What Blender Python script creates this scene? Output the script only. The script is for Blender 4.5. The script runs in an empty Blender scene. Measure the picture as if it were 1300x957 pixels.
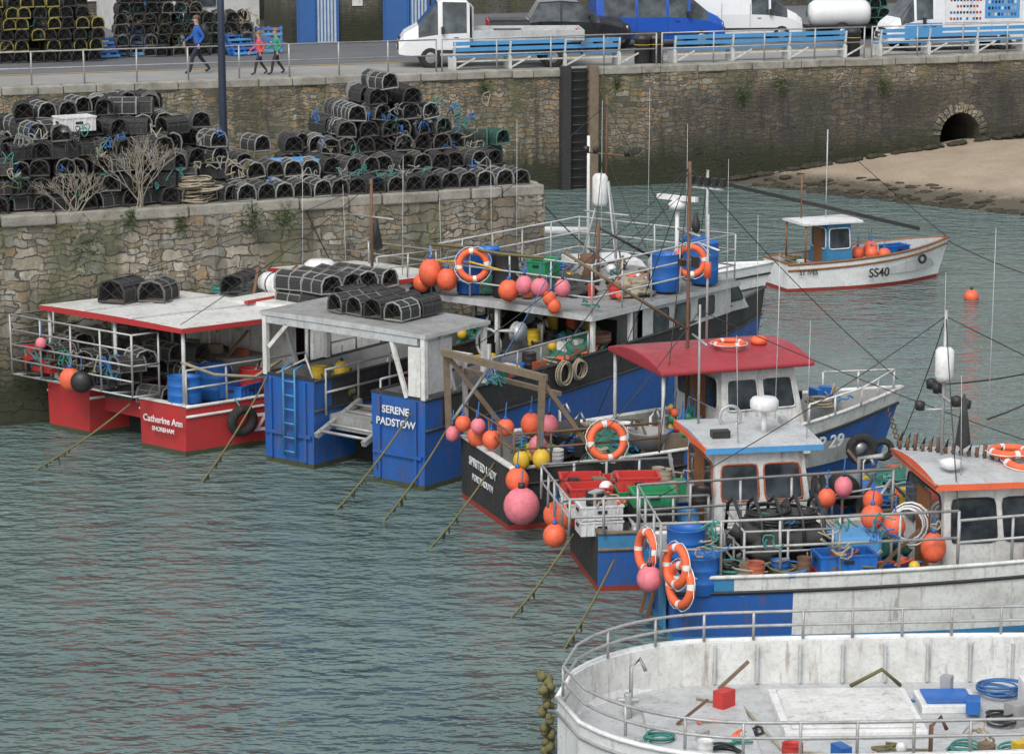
import bpy, math, random
from mathutils import Vector, Matrix, noise
R=random.Random(11)
SC=bpy.context.scene
V=Vector
rad=math.radians

# ------------------------------------------------------------------ materials
_M={}
def newmat(name):
    m=bpy.data.materials.new(name); m.use_nodes=True
    nt=m.node_tree; nt.nodes.clear()
    o=nt.nodes.new('ShaderNodeOutputMaterial')
    b=nt.nodes.new('ShaderNodeBsdfPrincipled')
    nt.links.new(b.outputs[0],o.inputs[0])
    return m,nt,b,o
def N(nt,t,**k):
    n=nt.nodes.new(t)
    for a,v in k.items():
        if a in n.inputs.keys(): n.inputs[a].default_value=v
        else: setattr(n,a,v)
    return n
def mixc(nt,f,a,b,blend='MIX'):
    n=nt.nodes.new('ShaderNodeMix'); n.data_type='RGBA'; n.blend_type=blend
    for s,v in ((0,f),(6,a),(7,b)):
        if hasattr(v,'is_linked') or hasattr(v,'links'): nt.links.new(v,n.inputs[s])
        else:
            n.inputs[s].default_value = v if s==0 else (v[0],v[1],v[2],1)
    return n.outputs[2]
def ramp(nt,src,stops,interp='LINEAR'):
    r=nt.nodes.new('ShaderNodeValToRGB'); r.color_ramp.interpolation=interp
    el=r.color_ramp.elements
    while len(el)<len(stops): el.new(.5)
    for e,(p,c) in zip(el,stops):
        e.position=p; e.color=(c,c,c,1) if isinstance(c,(int,float)) else (c[0],c[1],c[2],1)
    nt.links.new(src,r.inputs[0]); return r.outputs[0]
def objco(nt,scale=(1,1,1)):
    tc=nt.nodes.new('ShaderNodeTexCoord'); mp=nt.nodes.new('ShaderNodeMapping')
    mp.inputs['Scale'].default_value=scale
    nt.links.new(tc.outputs['Object'],mp.inputs[0]); return mp.outputs[0]
def noi(nt,co,scale,detail=5,rough=.6):
    n=nt.nodes.new('ShaderNodeTexNoise'); n.inputs['Scale'].default_value=scale
    n.inputs['Detail'].default_value=detail; n.inputs['Roughness'].default_value=rough
    nt.links.new(co,n.inputs['Vector']); return n.outputs['Fac']
def bump(nt,b,h,strength,dist=.02):
    n=nt.nodes.new('ShaderNodeBump'); n.inputs['Strength'].default_value=strength; n.inputs['Distance'].default_value=dist
    nt.links.new(h,n.inputs['Height']); nt.links.new(n.outputs[0],b.inputs['Normal'])
def paint(name,c,rough=.45,dirt=.5,rust=.35,metal=0,scale=2.2):
    if name in _M: return _M[name]
    m,nt,b,o=newmat(name)
    co=objco(nt); st=objco(nt,(3.5,3.5,.45))
    n1=noi(nt,co,scale,4,.7); n3=noi(nt,co,16,2,.6)
    k=dirt
    dark=(c[0]*.55+.02,c[1]*.52+.017,c[2]*.48+.012)
    c1=mixc(nt,ramp(nt,n1,[(.42,0),(.7,k)]),c,dark)
    c1=mixc(nt,ramp(nt,n3,[(.5,0),(.75,k*.6)]),c1,(.25*c[0]+.09,.25*c[1]+.08,.25*c[2]+.065))
    if rust>.02:
        n2=noi(nt,st,2.0,4,.7)
        c1=mixc(nt,ramp(nt,n2,[(.55,0),(.7,rust)]),c1,(.17,.08,.035))
    nt.links.new(c1,b.inputs['Base Color'])
    rr=ramp(nt,n1,[(.3,max(.05,rough-.1)),(.8,min(1,rough+.25))]); nt.links.new(rr,b.inputs['Roughness'])
    b.inputs['Metallic'].default_value=metal
    _M[name]=m; return m
WHITE=paint('white_paint',(.68,.69,.67),.45,.6,.55)
WHITE2=paint('white_gelcoat',(.74,.75,.75),.35,.45,.3)
GREYP=paint('grey_paint',(.36,.37,.37),.5,.6,.35)
LGREY=paint('light_grey_paint',(.48,.5,.51),.5,.6,.35)
DECK=paint('deck_grey',(.29,.3,.3),.75,.8,.5)
RED=paint('red_hull_paint',(.45,.03,.035),.45,.6,.3)
REDR=paint('red_roof_paint',(.36,.035,.05),.5,.7,.1)
BLUE=paint('blue_hull_paint',(.015,.1,.37),.45,.7,.55)
BLUE2=paint('pale_blue_paint',(.04,.22,.43),.5,.6,.4)
BLACK=paint('black_hull_paint',(.025,.027,.03),.55,.7,.35)
BOOT=paint('antifoul_weed',(.045,.06,.03),.8,.7,.3)
BOOTR=paint('antifoul_red',(.28,.03,.02),.6,.5,.2)
GALV=paint('galvanised_steel',(.42,.43,.43),.5,.6,.4,.35)
WOOD=paint('weathered_wood',(.19,.145,.1),.8,.8,.2,0,5)
VARN=paint('varnished_wood',(.25,.1,.03),.5,.4,0)
RUST=paint('rusty_steel',(.16,.085,.05),.8,.7,.6)
ORANGE=paint('orange_buoy',(.82,.14,.06),.55,.6,0,0,5)
PINK=paint('pink_buoy',(.75,.2,.25),.55,.6,0,0,5)
LIFEO=paint('lifebuoy_orange',(.8,.14,.05),.6,.45,0)
YEL=paint('yellow_plastic',(.66,.44,.03),.5,.5,0)
BPL=paint('blue_plastic',(.01,.13,.47),.45,.6,0)
BPL2=paint('blue_paint_bench',(.08,.31,.62),.5,.4,.15)
GPL=paint('green_plastic',(.02,.27,.11),.5,.5,0)
RPL=paint('red_plastic',(.53,.035,.03),.5,.5,0)
KPL=paint('black_plastic',(.02,.02,.022),.5,.4,0)
TERRA=paint('brown_plastic',(.4,.1,.05),.5,.5,0)
RUB=paint('black_rubber',(.018,.018,.018),.85,.6,0)
ROPEY=paint('olive_rope',(.15,.14,.06),.95,.6,0)
ROPEG=paint('teal_rope',(.05,.24,.21),.95,.5,0)
ROPEB=paint('blue_rope',(.05,.16,.4),.95,.5,0)
ROPET=paint('tan_rope',(.36,.31,.23),.95,.5,0)
NETD=paint('dark_netting',(.045,.05,.05),.95,.6,0,0,9)
NETG=paint('green_netting',(.03,.16,.12),.95,.7,0,0,9)
CREELR=paint('creel_rim_grey',(.13,.125,.12),.9,.6,0)
CREELB=paint('creel_rim_black',(.04,.04,.042),.9,.6,0)
CREELY=paint('creel_rim_yellow',(.27,.24,.06),.9,.7,0)
CREELG=paint('creel_rim_green',(.05,.16,.13),.9,.5,0)
CREELW=paint('creel_rim_pale',(.25,.26,.25),.9,.5,0)
CARW=paint('car_white',(.72,.73,.74),.25,.15,0)
CARK=paint('car_black',(.015,.016,.02),.2,.15,0)
CARB=paint('car_blue',(.01,.08,.42),.2,.12,0)
TYRE=paint('tyre_rubber',(.02,.02,.02),.8,.4,0)
HUB=paint('wheel_hub',(.35,.36,.37),.35,.4,0,.6)
LAMPR=paint('tail_light',(.5,.02,.02),.3,.1,0)
HEADL=paint('head_light',(.6,.62,.64),.15,.1,0)
def glassmat():
    m,nt,b,o=newmat('dark_glass')
    co=objco(nt); n=noi(nt,co,1.5,3)
    nt.links.new(ramp(nt,n,[(.35,(.015,.02,.025)),(.7,(.1,.12,.13))]),b.inputs['Base Color'])
    b.inputs['Roughness'].default_value=.06
    return m
GLASS=glassmat()
def netmat(name,c):
    m,nt,b,o=newmat(name)
    co=objco(nt)
    def wave(rot):
        mp=nt.nodes.new('ShaderNodeMapping'); mp.inputs['Rotation'].default_value=rot; nt.links.new(co,mp.inputs[0])
        w=nt.nodes.new('ShaderNodeTexWave'); w.inputs['Scale'].default_value=9; w.inputs['Distortion'].default_value=2; w.inputs['Detail'].default_value=0; nt.links.new(mp.outputs[0],w.inputs['Vector']); return w.outputs['Fac']
    a=wave((.5,.7,.6)); d=wave((-.6,.5,-.8))
    mx=N(nt,'ShaderNodeMath',operation='MAXIMUM'); nt.links.new(a,mx.inputs[0]); nt.links.new(d,mx.inputs[1])
    nt.links.new(ramp(nt,mx.outputs[0],[(.75,(.01,.01,.01)),(.98,c)]),b.inputs['Base Color'])
    b.inputs['Roughness'].default_value=1
    return m
CNET=netmat('creel_net',(.075,.078,.078))
CNETG=netmat('creel_net_green',(.04,.15,.12))

def stone_mat(name,style):
    m,nt,b,o=newmat(name)
    tc=nt.nodes.new('ShaderNodeTexCoord'); sx=nt.nodes.new('ShaderNodeSeparateXYZ'); nt.links.new(tc.outputs['Object'],sx.inputs[0])
    ad=N(nt,'ShaderNodeMath',operation='ADD'); nt.links.new(sx.outputs[0],ad.inputs[0]); nt.links.new(sx.outputs[1],ad.inputs[1])
    cb=nt.nodes.new('ShaderNodeCombineXYZ'); nt.links.new(ad.outputs[0],cb.inputs[0]); nt.links.new(sx.outputs[2],cb.inputs[1])
    nz=nt.nodes.new('ShaderNodeTexNoise'); nz.inputs['Scale'].default_value=2.6; nz.inputs['Detail'].default_value=3
    nt.links.new(cb.outputs[0],nz.inputs['Vector'])
    va=N(nt,'ShaderNodeVectorMath',operation='MULTIPLY_ADD'); nt.links.new(nz.outputs['Color'],va.inputs[0])
    dv=.5 if style!='slate' else .16
    va.inputs[1].default_value=(dv,dv*.75,0); nt.links.new(cb.outputs[0],va.inputs[2])
    def brick(bw,rh,ms,off):
        br=nt.nodes.new('ShaderNodeTexBrick'); nt.links.new(va.outputs[0],br.inputs['Vector'])
        for i,c in (('Color1',(0,0,0,1)),('Color2',(1,1,1,1)),('Mortar',(.5,.5,.5,1))): br.inputs[i].default_value=c
        for i,c in (('Scale',1),('Mortar Size',ms),('Mortar Smooth',.5),('Bias',0),('Brick Width',bw),('Row Height',rh)): br.inputs[i].default_value=c
        br.offset=off; br.squash=1.35; br.squash_frequency=3; return br
    bw,rh={'slate':(.5,.11),'quay':(.48,.23),'upper':(.42,.18)}[style]
    br=brick(bw,rh,.018,.47); br2=brick(bw*.5,rh*.55,.014,.37)
    big=noi(nt,cb.outputs[0],1.1,2)
    sel=ramp(nt,big,[(.48,0),(.52,1)])
    bc=mixc(nt,sel,br.outputs['Color'],br2.outputs['Color'])
    mf=mixc(nt,sel,br.outputs['Fac'],br2.outputs['Fac'])
    if style=='quay': pal=[(0,(.18,.17,.14)),(.2,(.34,.32,.27)),(.4,(.23,.19,.12)),(.55,(.43,.4,.34)),(.7,(.3,.21,.12)),(.85,(.36,.35,.31)),(1,(.14,.13,.115))]
    elif style=='upper': pal=[(0,(.1,.095,.085)),(.2,(.27,.23,.17)),(.4,(.34,.22,.11)),(.55,(.38,.34,.27)),(.7,(.2,.155,.1)),(.85,(.33,.29,.23)),(1,(.085,.08,.078))]
    else: pal=[(0,(.05,.05,.05)),(.3,(.14,.13,.12)),(.5,(.19,.16,.12)),(.7,(.09,.09,.09)),(1,(.17,.16,.15))]
    c=ramp(nt,bc,pal)
    n2=noi(nt,tc.outputs['Object'],8,6,.75)
    c=mixc(nt,.85,c,ramp(nt,n2,[(.25,.3),(.5,.95),(.75,1.65)]),'MULTIPLY')
    c=mixc(nt,mf,c,(.085,.08,.07))
    n3=noi(nt,tc.outputs['Object'],.5,5,.6)
    c=mixc(nt,ramp(nt,n3,[(.42,0),(.62,.65)]),c,(.06,.055,.04))
    sv=objco(nt,(1.5,1.5,.18)); n4=noi(nt,sv,1.6,5,.7)
    c=mixc(nt,ramp(nt,n4,[(.5,0),(.66,.75)]),c,(.045,.045,.032))
    n5=noi(nt,sv,.9,4,.6)
    c=mixc(nt,ramp(nt,n5,[(.48,0),(.66,.55)]),c,(.09,.1,.04))
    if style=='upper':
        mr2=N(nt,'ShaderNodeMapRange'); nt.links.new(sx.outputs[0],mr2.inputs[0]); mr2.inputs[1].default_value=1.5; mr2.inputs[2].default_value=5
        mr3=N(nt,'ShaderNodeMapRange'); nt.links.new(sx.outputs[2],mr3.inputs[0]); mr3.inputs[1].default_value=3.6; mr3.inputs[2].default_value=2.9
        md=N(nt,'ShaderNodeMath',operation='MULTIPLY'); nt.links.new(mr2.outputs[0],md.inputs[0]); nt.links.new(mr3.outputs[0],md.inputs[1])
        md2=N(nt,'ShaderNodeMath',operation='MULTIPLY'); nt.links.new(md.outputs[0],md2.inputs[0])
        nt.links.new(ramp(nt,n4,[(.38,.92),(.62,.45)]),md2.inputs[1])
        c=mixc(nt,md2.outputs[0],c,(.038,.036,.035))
    zz=N(nt,'ShaderNodeMath',operation='MULTIPLY_ADD'); nt.links.new(n4,zz.inputs[0]); zz.inputs[1].default_value=-1.8 ; nt.links.new(sx.outputs[2],zz.inputs[2])
    mr=N(nt,'ShaderNodeMapRange'); nt.links.new(zz.outputs[0],mr.inputs[0]); mr.inputs[1].default_value=-.1; mr.inputs[2].default_value=1.3 if style=='quay' else .8; mr.inputs[3].default_value=.95; mr.inputs[4].default_value=0
    c=mixc(nt,mr.outputs[0],c,(.026,.03,.014))
    nt.links.new(c,b.inputs['Base Color']); b.inputs['Roughness'].default_value=.9
    hh=mixc(nt,mf,bc,(0,0,0))
    bump(nt,b,hh,1,.04)
    return m
STQ=stone_mat('granite_rubble_quay','quay'); STU=stone_mat('rubble_harbour_wall','upper'); STS=stone_mat('slate_stone','slate')
def ground_mat(name,c1,c2,sc=.6,rough=.9,b_=.3):
    m,nt,b,o=newmat(name); co=objco(nt)
    n1=noi(nt,co,sc,6,.65); n2=noi(nt,co,25,3,.7)
    c=ramp(nt,n1,[(.3,c1),(.7,c2)])
    c=mixc(nt,.6,c,ramp(nt,n2,[(.3,.65),(.7,1.25)]),'MULTIPLY')
    nt.links.new(c,b.inputs['Base Color']); b.inputs['Roughness'].default_value=rough
    return m
COPE=ground_mat('granite_coping',(.17,.16,.13),(.38,.36,.32),1.8)
CONC=ground_mat('concrete_quay',(.22,.22,.21),(.32,.315,.3),.35)
ASPH=ground_mat('asphalt',(.1,.103,.11),(.15,.152,.16),.3)
DARKI=ground_mat('dark_interior',(.012,.012,.012),(.02,.02,.02))
WEED=ground_mat('weed_rock',(.02,.02,.012),(.06,.05,.03),2)
LEAF=ground_mat('leaf_green',(.04,.09,.02),(.09,.16,.04),6)
TWIG=ground_mat('dry_twig',(.25,.21,.17),(.4,.36,.3),6)

def water_mat():
    m,nt,b,o=newmat('harbour_water')
    co=objco(nt,(1,1,1)); co2=objco(nt,(.7,1.15,1))
    n1=noi(nt,co,.12,2)
    c=ramp(nt,n1,[(.3,(.1,.15,.145)),(.7,(.135,.19,.18))])
    nt.links.new(c,b.inputs['Base Color'])
    b.inputs['Roughness'].default_value=.07; b.inputs['IOR'].default_value=1.4
    nb=noi(nt,co2,1.5,3,.55); nb2=noi(nt,co2,4.2,2,.5); nb3=noi(nt,co,.35,1,.5)
    a=N(nt,'ShaderNodeMath',operation='MULTIPLY_ADD'); nt.links.new(nb2,a.inputs[0]); a.inputs[1].default_value=.36; nt.links.new(nb,a.inputs[2])
    bn=nt.nodes.new('ShaderNodeBump'); bn.inputs['Distance'].default_value=.46
    nt.links.new(ramp(nt,nb3,[(.3,.5),(.7,1.0)]),bn.inputs['Strength'])
    nt.links.new(a.outputs[0],bn.inputs['Height']); nt.links.new(bn.outputs[0],b.inputs['Normal'])
    return m
WATER=water_mat()
def sand_mat():
    m,nt,b,o=newmat('wet_sand'); co=objco(nt)
    tc=nt.nodes.new('ShaderNodeTexCoord'); sx=nt.nodes.new('ShaderNodeSeparateXYZ'); nt.links.new(tc.outputs['Object'],sx.inputs[0])
    n1=noi(nt,co,.7,6,.65); n2=noi(nt,co,9,4,.7)
    c=ramp(nt,n1,[(.3,(.35,.28,.2)),(.7,(.48,.39,.29))])
    c=mixc(nt,.6,c,ramp(nt,n2,[(.3,.75),(.7,1.15)]),'MULTIPLY')
    zz=N(nt,'ShaderNodeMath',operation='MULTIPLY_ADD'); nt.links.new(n2,zz.inputs[0]); zz.inputs[1].default_value=-.35; nt.links.new(sx.outputs[2],zz.inputs[2])
    f=ramp(nt,zz.outputs[0],[(.0,1),(.12,.25)])
    c=mixc(nt,f,c,(.09,.075,.055))
    nt.links.new(c,b.inputs['Base Color']); b.inputs['Roughness'].default_value=.85; bump(nt,b,n2,.5,.04); return m
SAND=sand_mat()

# ------------------------------------------------------------------ mesh builder
class MB:
    def __init__(s): s.v=[];s.f=[];s.m=[];s.sm=[];s.mats=[]
    def mi(s,m):
        if m not in s.mats: s.mats.append(m)
        return s.mats.index(m)
    def add(s,vs,fs,m,smooth=False):
        o=len(s.v); s.v.extend([V(p) for p in vs])
        if isinstance(m,list): ml=[s.mi(x) for x in m]
        else: ml=[s.mi(m)]*len(fs)
        for f,k in zip(fs,ml): s.f.append(tuple(i+o for i in f)); s.m.append(k); s.sm.append(smooth)
    def quad(s,pts,m): s.add(pts,[tuple(range(len(pts)))],m)
    def box(s,c,d,m,rz=0,M=None):
        x,y,z=d[0]/2,d[1]/2,d[2]/2
        T=(M if M else Matrix.Translation(V(c))@Matrix.Rotation(rad(rz),4,'Z'))
        vs=[T@V((a*x,b*y,e*z)) for a in(-1,1) for b in(-1,1) for e in(-1,1)]
        s.add(vs,[(0,1,3,2),(4,6,7,5),(0,4,5,1),(2,3,7,6),(0,2,6,4),(1,5,7,3)],m)
    def bb(s,x0,x1,y0,y1,z0,z1,m): s.box(((x0+x1)/2,(y0+y1)/2,(z0+z1)/2),(x1-x0,y1-y0,z1-z0),m)
    def beam(s,p0,p1,w,h,m):
        p0=V(p0);p1=V(p1);d=p1-p0;L=d.length;d=d/L
        up=V((0,0,1)) if abs(d.z)<.95 else V((1,0,0))
        a=d.cross(up).normalized(); b=a.cross(d)
        M=Matrix(((d.x,a.x,b.x,0),(d.y,a.y,b.y,0),(d.z,a.z,b.z,0),(0,0,0,1)))
        s.box(None,(L,w,h),m,M=Matrix.Translation((p0+p1)/2)@M)
    def tube(s,pts,r,m,n=6,closed=False,caps=True):
        pts=[V(p) for p in pts]; k=len(pts); vs=[];fs=[]
        ref=None
        for i,p in enumerate(pts):
            if closed: t=(pts[(i+1)%k]-pts[i-1])
            else: t=pts[min(i+1,k-1)]-pts[max(i-1,0)]
            if t.length<1e-6: t=V((0,0,1))
            t.normalize()
            if ref is None: ref=V((0,0,1)) if abs(t.z)<.9 else V((1,0,0))
            a=t.cross(ref)
            if a.length<1e-3: a=t.cross(V((0,1,0)))
            a.normalize(); b=a.cross(t); ref=b
            rr=r[i] if isinstance(r,(list,tuple)) else r
            for j in range(n):
                th=2*math.pi*j/n; vs.append(p+a*math.cos(th)*rr+b*math.sin(th)*rr)
        for i in range(k if closed else k-1):
            for j in range(n):
                q=(i+1)%k
                fs.append((i*n+j,i*n+(j+1)%n,q*n+(j+1)%n,q*n+j))
        if caps and not closed: fs.append(tuple(range(n))[::-1]); fs.append(tuple((k-1)*n+j for j in range(n)))
        s.add(vs,fs,m,n>4)
    def cyl(s,p0,p1,r,m,n=14,r1=None):
        s.tube([p0,p1],[r,r if r1 is None else r1],m,n)
    def lathe(s,c,prof,m,n=16,axis='z'):
        c=V(c);vs=[];fs=[]
        for (r,z) in prof:
            for j in range(n):
                th=2*math.pi*j/n; p=V((r*math.cos(th),r*math.sin(th),z))
                if axis=='x': p=V((p.z,p.x,p.y))
                if axis=='y': p=V((p.x,p.z,p.y))
                vs.append(c+p)
        for i in range(len(prof)-1):
            for j in range(n): fs.append((i*n+j,i*n+(j+1)%n,(i+1)*n+(j+1)%n,(i+1)*n+j))
        s.add(vs,fs,m,True)
    def sphere(s,c,r,m,sc=(1,1,1),n=14,lump=0):
        vs=[];fs=[];h=n//2+1;c=V(c);sd=R.random()*50
        for i in range(h+1):
            ph=math.pi*i/h
            for j in range(n):
                th=2*math.pi*j/n; d=V((math.sin(ph)*math.cos(th),math.sin(ph)*math.sin(th),math.cos(ph)))
                rr=r*(1+lump*noise.noise(d*2.2+V((sd,sd,0))) + lump*.6*noise.noise(d*6+V((sd,0,sd)))+lump*.4*noise.noise(d*14+V((sd,0,sd)))) if lump else r
                vs.append(c+V((d.x*sc[0],d.y*sc[1],d.z*sc[2]))*rr)
        for i in range(h):
            for j in range(n): fs.append((i*n+j,(i+1)*n+j,(i+1)*n+(j+1)%n,i*n+(j+1)%n))
        s.add(vs,fs,m,True)
    def torus(s,c,R_,r,m,nrm=(0,0,1),n=22,k=8,band=None):
        nrm=V(nrm).normalized(); ref=V((0,0,1)) if abs(nrm.z)<.9 else V((1,0,0))
        a=nrm.cross(ref).normalized(); b=nrm.cross(a); c=V(c);vs=[];fs=[];ms=[]
        for i in range(n):
            th=2*math.pi*i/n; d=a*math.cos(th)+b*math.sin(th)
            for j in range(k):
                ph=2*math.pi*j/k; vs.append(c+d*(R_+r*math.cos(ph))+nrm*r*math.sin(ph))
        for i in range(n):
            for j in range(k):
                fs.append((i*k+j,((i+1)%n)*k+j,((i+1)%n)*k+(j+1)%k,i*k+(j+1)%k))
                ms.append(band if (band and i%(n//4)==0) else m)
        s.add(vs,fs,ms,True)
    def merge(s,o,M,mm=None):
        b=len(s.v); s.v.extend([M@p for p in o.v])
        idx=[s.mi((mm or {}).get(x,x)) for x in o.mats]
        for f,k,q in zip(o.f,o.m,o.sm): s.f.append(tuple(i+b for i in f)); s.m.append(idx[k]); s.sm.append(q)
    def obj(s,name,parent=None,M=None,bevel=0):
        me=bpy.data.meshes.new(name); me.from_pydata([tuple(p) for p in s.v],[],s.f)
        for m in s.mats: me.materials.append(m)
        me.polygons.foreach_set('material_index',s.m); me.polygons.foreach_set('use_smooth',s.sm); me.update()
        ob=bpy.data.objects.new(name,me); SC.collection.objects.link(ob)
        if parent: ob.parent=parent
        if M is not None: ob.matrix_world=M
        if bevel:
            bm=ob.modifiers.new('bevel','BEVEL'); bm.width=bevel; bm.segments=2; bm.limit_method='ANGLE'; bm.angle_limit=rad(40)
        return ob
def place(x,y,z,h): return Matrix.Translation((x,y,z))@Matrix.Rotation(rad(h),4,'Z')
class Grp:
    def __init__(s,name,x,y,z,h):
        s.M=place(x,y,z,h); s.e=bpy.data.objects.new(name,None); SC.collection.objects.link(s.e); s.e.matrix_world=s.M; s.e.empty_display_size=.3
    def part(s,mb,name,bevel=0):
        ob=mb.obj(name,None,None,bevel); ob.parent=s.e; return ob
    def item(s,mb,name,bevel=0): return mb.obj(name,None,s.M,bevel)
    def text(s,body,size,loc,face,m,name='lettering'):
        cu=bpy.data.curves.new(name,'FONT'); cu.body=body; cu.size=size; cu.extrude=.004; cu.align_x='CENTER'; cu.offset=size*.018
        ob=bpy.data.objects.new(name,cu); SC.collection.objects.link(ob); cu.materials.append(m); ob.parent=s.e
        X,Y={'aft':(V((0,-1,0)),V((0,0,1))),'stbd':(V((1,0,0)),V((0,0,1)))}.get(face,face if isinstance(face,tuple) else None)
        X=V(X).normalized();Y=V(Y).normalized();Z=X.cross(Y)
        ob.matrix_local=Matrix(((X.x,Y.x,Z.x,loc[0]),(X.y,Y.y,Z.y,loc[1]),(X.z,Y.z,Z.z,loc[2]),(0,0,0,1)))
        return ob

# ------------------------------------------------------------------ generic parts
def rails(mb,pts,h,lv,r=.022,m=None,step=1.0,closed=False):
    m=m or GALV; pts=[V(p) for p in pts]
    if closed: pts=pts+[pts[0]]
    for l in lv: mb.tube([p+V((R.uniform(-.01,.01),R.uniform(-.01,.01),h*l)) for p in pts],r,m,6)
    for a,b in zip(pts,pts[1:]):
        L=(b-a).length; n=max(1,round(L/step))
        for i in range(n): 
            p=a.lerp(b,i/n); mb.tube([p,p+V((R.uniform(-.015,.015),R.uniform(-.015,.015),h))],r,m,6)
    mb.tube([pts[-1],pts[-1]+V((0,0,h))],r,m,6)
def win(mb,C,u0,u1,v0,v1,fr=None):
    bl,br_,tr,tl=[V(p) for p in C]
    def P(u,v): return bl.lerp(br_,u).lerp(tl.lerp(tr,u),v)
    n=(br_-bl).cross(tl-bl).normalized()
    q=[P(u0,v0),P(u1,v0),P(u1,v1),P(u0,v1)]
    ctr=sum(q,V((0,0,0)))/4
    pts=[]
    for i in range(4):
        a=q[i-1];b=q[i];c=q[(i+1)%4]; k=.16*min((a-b).length,(c-b).length)
        pts.append(b+(a-b).normalized()*k); pts.append(b+(ctr-b)*.06); pts.append(b+(c-b).normalized()*k)
    mb.quad([p+n*.014 for p in pts],GLASS)
    mb.tube([p+n*.012 for p in pts],.018,fr or KPL,5,closed=True)
def cabin(mb,x0,x1,y0,y1,z0,z1,m,rake=.25,wins=(2,2,2,3),wz=(.5,.88),side_in=.06,fr=None,arake=0):
    b=[V((x0,y0,z0)),V((x1,y0,z0)),V((x1,y1,z0)),V((x0,y1,z0))]
    t=[V((x0+arake,y0+side_in,z1)),V((x1-rake,y0+side_in,z1)),V((x1-rake,y1-side_in,z1)),V((x0+arake,y1-side_in,z1))]
    mb.add(b+t,[(0,1,5,4),(1,2,6,5),(2,3,7,6),(3,0,4,7),(4,5,6,7)],m)
    walls=[(b[0],b[1],t[1],t[0]),(b[1],b[2],t[2],t[1]),(b[2],b[3],t[3],t[2]),(b[3],b[0],t[0],t[3])]
    for C,k in zip(walls,(wins[0],wins[3],wins[1],wins[2])):
        for i in range(k):
            g=.07; w=(1-g)/k
            win(mb,C,g/2+w*i+g*.5,g/2+w*(i+1)-g*.5,wz[0],wz[1],fr)
def slab(mb,x0,x1,y0,y1,z,th,top,edge,camber=.06,ov=0):
    ny=8; vs=[];
    for i in range(ny+1):
        y=y0+(y1-y0)*i/ny; c=camber*(1-((i/ny)*2-1)**2)
        vs+= [V((x0,y,z+c)),V((x1,y,z+c)),V((x1,y,z-th)),V((x0,y,z-th))]
    fs=[];ms=[]
    for i in range(ny):
        a=i*4;b=a+4
        fs+=[(a,a+1,b+1,b),(a+1,a+2,b+2,b+1),(a+2,a+3,b+3,b+2),(a+3,a,b,b+3)]; ms+=[top,edge,edge,edge]
    fs+=[(0,3,2,1),(ny*4,ny*4+1,ny*4+2,ny*4+3)]; ms+=[edge,edge]
    mb.add(vs,fs,ms)
def hull(mb,L,W,g0,g1,deck,m,tw=.85,t0=.45,p=2.4,draft=.45,rake=.5,x0=0,y0=0,n=24,rs=0,capw=.08,sidefn=None,topb=.28,strake=True,aft=0):
    ring=[]
    for i in range(n+1):
        t=i/n
        w=tw+(1-tw)*math.sin(min(1,t/t0)*math.pi/2) if t<t0 else 1-((t-t0)/(1-t0))**p
        if rs and t<rs: w*=math.sqrt(max(0,1-(1-t/rs)**2))
        w=max(w*W/2,.02); g=g0+(g1-g0)*t**1.8; fl=.95-.42*max(0,(t-.35)/.65)**1.3
        if rs and t<rs: fl*=.75+.25*(t/rs)
        def wd(z): return w*(fl+(1-fl)*max(0,z/g)**.8)
        P=[(0.0,-draft),(w*.72*fl,-draft*.55),(wd(0),0),(wd(.1),.1),(wd(g-topb),g-topb),(w,g),(max(w-capw,.01),g),(max(w-capw-.015,.008),deck),(0,deck)]
        ring.append([V((x0+t*L+rake*t**5*(z/g)-aft*(1-t)**8*(z/g),y,z)) for y,z in P])
    K=len(ring[0]); bands=[m['bot'],m['bot'],m['boot'],m['side'],m['top'],m['cap'],m['inn'],m['deck']]
    for sg in (1,-1):
        vs=[];fs=[];ms=[]
        for rg in ring:
            for q in rg: vs.append(V((q.x,y0+sg*q.y,q.z)))
        for i in range(n):
            for j in range(K-1):
                a=i*K+j; f=(a,a+1,a+K+1,a+K); fs.append(f if sg<0 else f[::-1])
                mm=bands[j]
                if sidefn and j in (3,4): mm=sidefn((i+.5)/n,j,mm)
                ms.append(mm)
        mb.add(vs,fs,ms,False)
    if not rs:
        r0=ring[0]
        for j in range(5):
            a,b=r0[j],r0[j+1]
            q=[V((a.x,y0-a.y,a.z)),V((a.x,y0+a.y,a.z)),V((b.x,y0+b.y,b.z)),V((b.x,y0-b.y,b.z))]
            mb.quad(q[::-1] if j else q[1:][::-1],m.get('tr',bands[j]) if j>=3 else bands[j])
        a=r0[6]; b=r0[7]
        mb.bb(a.x+.003,a.x+capw,y0-a.y,y0+a.y,b.z,a.z+.004,m['inn'])
        mb.bb(a.x-.02,a.x+capw+.02,y0-r0[5].y,y0+r0[5].y,a.z+.005,a.z+.04,m['cap'])
    for sg in (1,-1):
        mb.tube([V((q[5].x,y0+sg*(q[5].y),q[5].z)) for q in ring],.035,m['cap'],6)
        if strake: mb.tube([V((q[4].x,y0+sg*(q[4].y+.01),q[4].z)) for q in ring],.03,m.get('strake',m['cap']),6)
    return ring
def fender(mb,c,r,m=None,el=1.08):
    m=m or ORANGE; el=el+R.uniform(-.06,.15); mb.sphere(c,r,m,(1,1,el),16)
    mb.cyl((c[0],c[1],c[2]+r*el*.95),(c[0],c[1],c[2]+r*el*1.22),r*.2,BPL if m is ORANGE else KPL,8)
    mb.tube([(c[0],c[1],c[2]+r*el*1.2),(c[0]+.02,c[1],c[2]+r*el+.3)],.012,ROPEB,4)
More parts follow.
